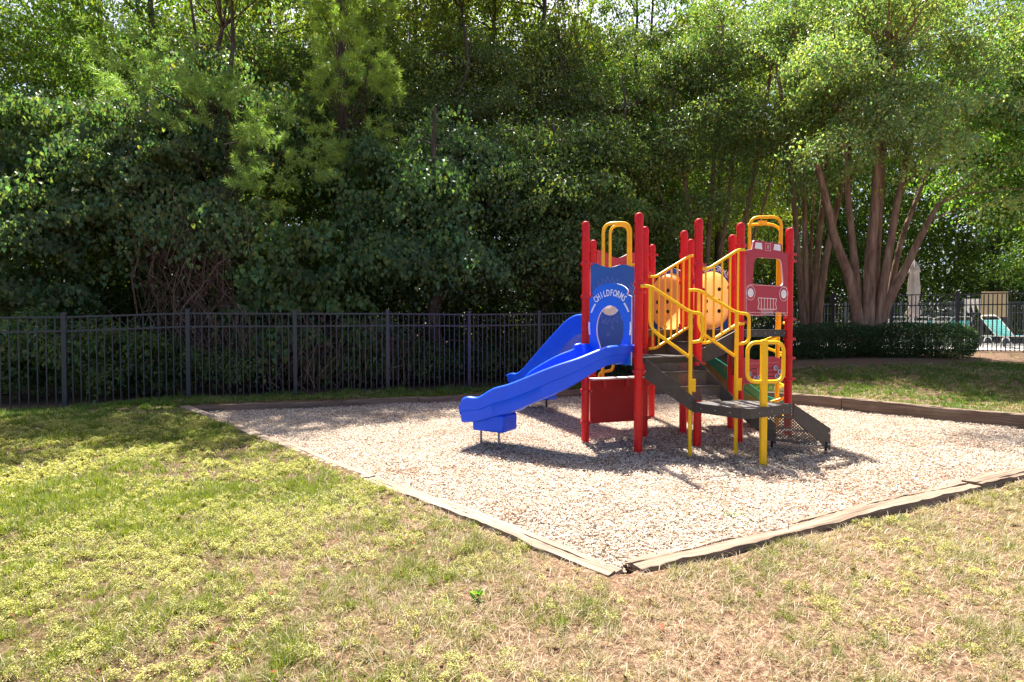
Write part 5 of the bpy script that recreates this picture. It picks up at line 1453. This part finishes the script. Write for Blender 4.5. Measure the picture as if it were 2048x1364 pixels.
def build_hedge():
    rng = np.random.default_rng(88)
    n = 42000
    x0, x1, yc0, yc1 = 5.3, 10.2, 12.75, 12.35
    t = rng.random(n); x = x0 + (x1 - x0) * t; yc = yc0 + (yc1 - yc0) * t
    a = rng.uniform(0, 2 * np.pi, n); r = rng.random(n) ** .33
    endf = np.clip((x1 - x) / .45, 0, 1) ** .5
    bump = 1 + (vnoise(x, a * .6, .45, 5) - .5) * .5
    yy = yc + np.sign(np.cos(a)) * np.abs(np.cos(a)) ** .6 * .48 * r * bump * endf
    zz = .36 + np.sign(np.sin(a)) * np.abs(np.sin(a)) ** .6 * .36 * r * bump * (.55 + .45 * endf)
    base = np.stack([x, yy, zz], 1)
    root = empty('hedge', (7.8, 12.5, 0)); tag(root, 'low clipped dark green hedge in front of the pool fence', 'hedge')
    z0 = lawn_z(x, yy)
    base[:, 2] += z0; base -= np.array([7.8, 12.5, 0])
    nv = rng.normal(0, .6, (n, 3)); nv[:, 2] += .8; nv[:, 1] -= .3
    dv = rng.normal(0, 1, (n, 3)); dv[:, 2] += .3
    L = rng.uniform(.03, .055, n); V, f, k = leaf_arrays(base, dv, nv, L, L * .5)
    np_mesh('foliage', V, f, 3, np.repeat(vary(rng, n, (.04, .075, .025), .2, .4), k, 0), M['leaf_gloss'], root)
    ps = []
    for i in range(90):
        xx = rng.uniform(x0, x1 - .2); yb = yc0 + (yc1 - yc0) * (xx - x0) / (x1 - x0); zb = gz(xx, yb)
        ps.append((curve_pts((xx - 7.8, yb - 12.5, zb - .05), (xx - 7.8 + rng.normal(0, .15), yb - 12.5 + rng.normal(0, .2), zb + .55), rng, 5, 0, .1), np.linspace(.01, .004, 5)))
    wood_obj('stem', ps, M['bark'], root, 5)

# ---------------------------------------------------------------- pool area
def build_pool():
    z = .715
    mb = MB(); pts = [(8.0, 16.1), (9.4, 15.25), (11.0, 14.6), (13.4, 13.5), (26, 13.5), (26, 19.0), (9.5, 21.6), (8.0, 21.6)]
    mb.slab(pts, z - .2, z + .02, paint('pale_concrete', (.48, .45, .42), .85, .08, .2, bump=.2, bscale=50))
    o = mb.build('pool_deck', None, 0); tag(o, 'pale concrete pool deck', kind='structure')
    zz = z + .02
    def lounger(loc, rz, back, label, strap='teal'):
        r = empty('pool_lounger', loc, rz); tag(r, label, 'lounger', 'teal strap loungers on the pool deck')
        mb = MB(); T = .014
        bx = -.95 * math.cos(back) + .0; 
        fl = [(1.25, .33), (0, .33)]
        piv = 0.0
        hb = (piv - .72 * math.cos(back), .33 + .72 * math.sin(back))
        for s in (-1, 1):
            mb.tube([(1.25, s * .31, .33), (0, s * .31, .33), (-.35, s * .31, .33)], T, M['white_metal'], 8)
        mb.tube([(1.25, -.31, .33), (1.25, .31, .33)], T, M['white_metal'], 8)
        mb.build('seat_frame', r, 40)
        mb = MB()
        mb.tube(fillet([(piv, -.31, .34), (hb[0], -.31, hb[1]), (hb[0], .31, hb[1]), (piv, .31, .34)], .14, 6), T, M['white_metal'], 8); mb.build('back_frame', r, 40)
        mb = MB()
        for k in range(22):
            x = .04 + 1.16 * k / 21; mb.box((x, 0, .345), (.042, .62, .006), M[strap])
        mb.build('seat', r, 0)
        mb = MB(); ax = Vector((-math.cos(back), 0, math.sin(back))); az = Vector((math.sin(back), 0, math.cos(back)))
        for k in range(9):
            p = Vector((piv, 0, .345)) + ax * (.04 + .06 * k); mb.box(p, (.044, .62, .006), M[strap], ax, (0, 1, 0), az)
        mb.build('backrest', r, 0)
        for x in (-.22, 1.0):
            for s in (-1, 1):
                mb = MB(); mb.tube(fillet([(x - .16, s * .31, 0), (x - .05, s * .31, .30), (x + .08, s * .31, .30), (x + .2, s * .31, 0)], .08, 4), T, M['white_metal'], 8); mb.build('leg', r, 40)
        return r
    L1 = lounger((13.55, 15.4, zz), R(-4), R(52), 'teal lounger seen side-on under the plywood board, nearest the fence')
    def at(u, d, rz, lab, back=R(55)):
        return lounger(((u - 1024) / F * d, d, zz), rz, back, lab, 'white_metal' if lab.startswith('white') else 'teal')
    at(1780, 19.0, R(92), 'white-framed lounger back right of the thick tan tree stems')
    at(1823, 18.9, R(88), 'white-framed lounger back under the closed umbrella')
    at(1842, 19.6, R(60), 'teal lounger turned sideways behind the one under the umbrella')
    at(1867, 19.0, R(94), 'white-framed lounger back right of the closed umbrella')
    at(1909, 18.9, R(80), 'teal lounger half hidden by a fence post, near the white pennants')
    # closed umbrella
    d = 17.9; x = (1826 - 1024) / F * d; r = empty('patio_umbrella', (x, d, zz)); tag(r, 'closed grey-beige patio umbrella standing among the loungers', 'umbrella')
    mb = MB(); mb.lathe((0, 0, 0), [(.27, 0), (.27, .05), (.06, .09), (.05, .2)], M['fence'], 20); mb.build('stand', r)
    mb = MB(); mb.tube([(0, 0, .05), (0, 0, 2.72)], .02, M['white_metal'], 10); mb.build('pole', r)
    mb = MB(); seg = 32; vs = []; fs = []
    prof = [(.012, 2.70), (.05, 2.66), (.12, 2.5), (.155, 2.33), (.12, 2.30), (.13, 2.1), (.155, 1.8), (.15, 1.5), (.10, 1.32), (.13, 1.22), (.20, 1.02), (.10, .92)]
    for i, (rr, h) in enumerate(prof):
        for k in range(seg):
            a = 2 * math.pi * k / seg; q = rr * (1 + .22 * math.sin(a * 6 + i * .25) * min(1, i / 3)); vs.append((q * math.cos(a), q * math.sin(a), h + .06 * math.sin(a * 3 + i) * (i > 8)))
    for i in range(len(prof) - 1):
        for k in range(seg): fs.append((i * seg + k, i * seg + (k + 1) % seg, (i + 1) * seg + (k + 1) % seg, (i + 1) * seg + k))
    mb.add(vs, fs, M['canvas']); mb.build('canopy', r, 60)
    mb = MB(); mb.lathe((0, 0, 1.34), [(.112, -.02), (.118, 0), (.112, .02)], M['canvas'], 20); mb.build('tie_strap', r)
    # plywood board
    d = 16.3; x = (1988 - 1024) / F * d; r = empty('notice_board', (x, d, zz)); tag(r, 'blank tan plywood board on two posts behind the pool fence', 'board')
    mb = MB(); mb.box((0, 0, 1.24), (.75, .02, .74), M['ply']); mb.build('board', r, 0)
    for s in (-1, 1):
        mb = MB(); mb.box((s * .34, .035, .8), (.045, .045, 1.6), M['fence']); mb.build('post', r, 0)
    # white pennants
    d = 17.0; x = (1945 - 1024) / F * d; r = empty('pennant_rack', (x, d, zz)); tag(r, 'rail of white drooping cloth pennants left of the plywood board', 'pennants')
    mb = MB(); mb.tube([(-.24, 0, 0), (-.24, 0, 1.42)], .014, M['white_metal'], 8); mb.tube([(.26, 0, 0), (.26, 0, 1.42)], .014, M['white_metal'], 8); mb.tube([(-.26, 0, 1.42), (.28, 0, 1.42)], .014, M['white_metal'], 8); mb.build('rail', r)
    for k, xx in enumerate((-.16, .02, .18)):
        mb = MB(); vs = []; 
        for i in range(5):
            w = .095 * (1 - i / 4.3); z1 = 1.41 - .10 * i
            vs += [(xx - w, .02 * math.sin(i), z1), (xx, -.03 - .01 * i, z1), (xx + w, .02 * math.cos(i), z1)]
        fs = [(i * 3 + j, i * 3 + j + 1, i * 3 + j + 4, i * 3 + j + 3) for i in range(4) for j in range(2)]
        mb.add(vs, fs, M['white_cloth']); mb.build('pennant', r, 60)

# ---------------------------------------------------------------- light, sky, camera
def build_light():
    el, azm = R(60), R(-7)            # sun behind the woods, a little to the left
    sd = Vector((math.sin(azm) * math.cos(el), math.cos(azm) * math.cos(el), math.sin(el)))
    li = bpy.data.lights.new('sun', 'SUN'); li.energy = 5.0; li.angle = R(.55); li.color = (1, .95, .87)
    o = bpy.data.objects.new('sun', li); COL.objects.link(o); o.location = (0, 0, 30)
    o.rotation_euler = sd.to_track_quat('Z', 'Y').to_euler()
    w = bpy.data.worlds.new('World'); scene.world = w; w.use_nodes = True
    nt = w.node_tree; bg = nt.nodes['Background']
    sk = nt.nodes.new('ShaderNodeTexSky'); sk.sky_type = 'NISHITA'; sk.sun_disc = False
    sk.sun_elevation = el; sk.sun_rotation = azm; sk.air_density = .55; sk.dust_density = 2.6; sk.ozone_density = .6
    nt.links.new(sk.outputs['Color'], bg.inputs['Color']); bg.inputs['Strength'].default_value = .09
    cam = bpy.data.cameras.new('camera'); c = bpy.data.objects.new('camera', cam); COL.objects.link(c)
    cam.lens = 36 * F / 2048; cam.sensor_width = 36; cam.clip_end = 500; cam.clip_start = .05
    c.location = (0, 0, CH); c.rotation_euler = (R(90) - math.atan((682 - HZ) / F), 0, 0)
    scene.camera = c
    vs = scene.view_settings; vs.view_transform = 'Standard'; vs.look = 'None'; vs.exposure = 1.92; vs.gamma = 1; vs.use_curve_mapping = False
    cy = scene.cycles
    cy.use_denoising = True
    try: cy.denoiser = 'OPENIMAGEDENOISE'
    except Exception: pass
    cy.max_bounces = 7; cy.diffuse_bounces = 4; cy.glossy_bounces = 2; cy.transmission_bounces = 4; cy.transparent_max_bounces = 10
    cy.sample_clamp_indirect = 6; cy.caustics_reflective = False; cy.caustics_refractive = False
    cy.use_adaptive_sampling = False

build_ground(); build_mulch(); build_grass(); build_timbers(); build_fences(); build_play(); build_hedge(); build_pool(); build_woods(); build_masses()
small_weed('mulch_weed', 1.50, 3.75, 0.0, 60, .035, .035, (.16, .26, .03), 'small bright green weed sprouting from the mulch beside the near timber', 1)
small_weed('mulch_weed', -2.55, 9.35, .03, 50, .05, .05, (.06, .12, .03), 'dark green weed growing in shaded mulch at the rear timber', 2)
small_weed('broadleaf_weed', -.165, 2.62, -.03, 14, .09, .05, (.13, .27, .03), 'upright bright green weed standing alone in the dry lawn', 3, tall=True)
build_light()
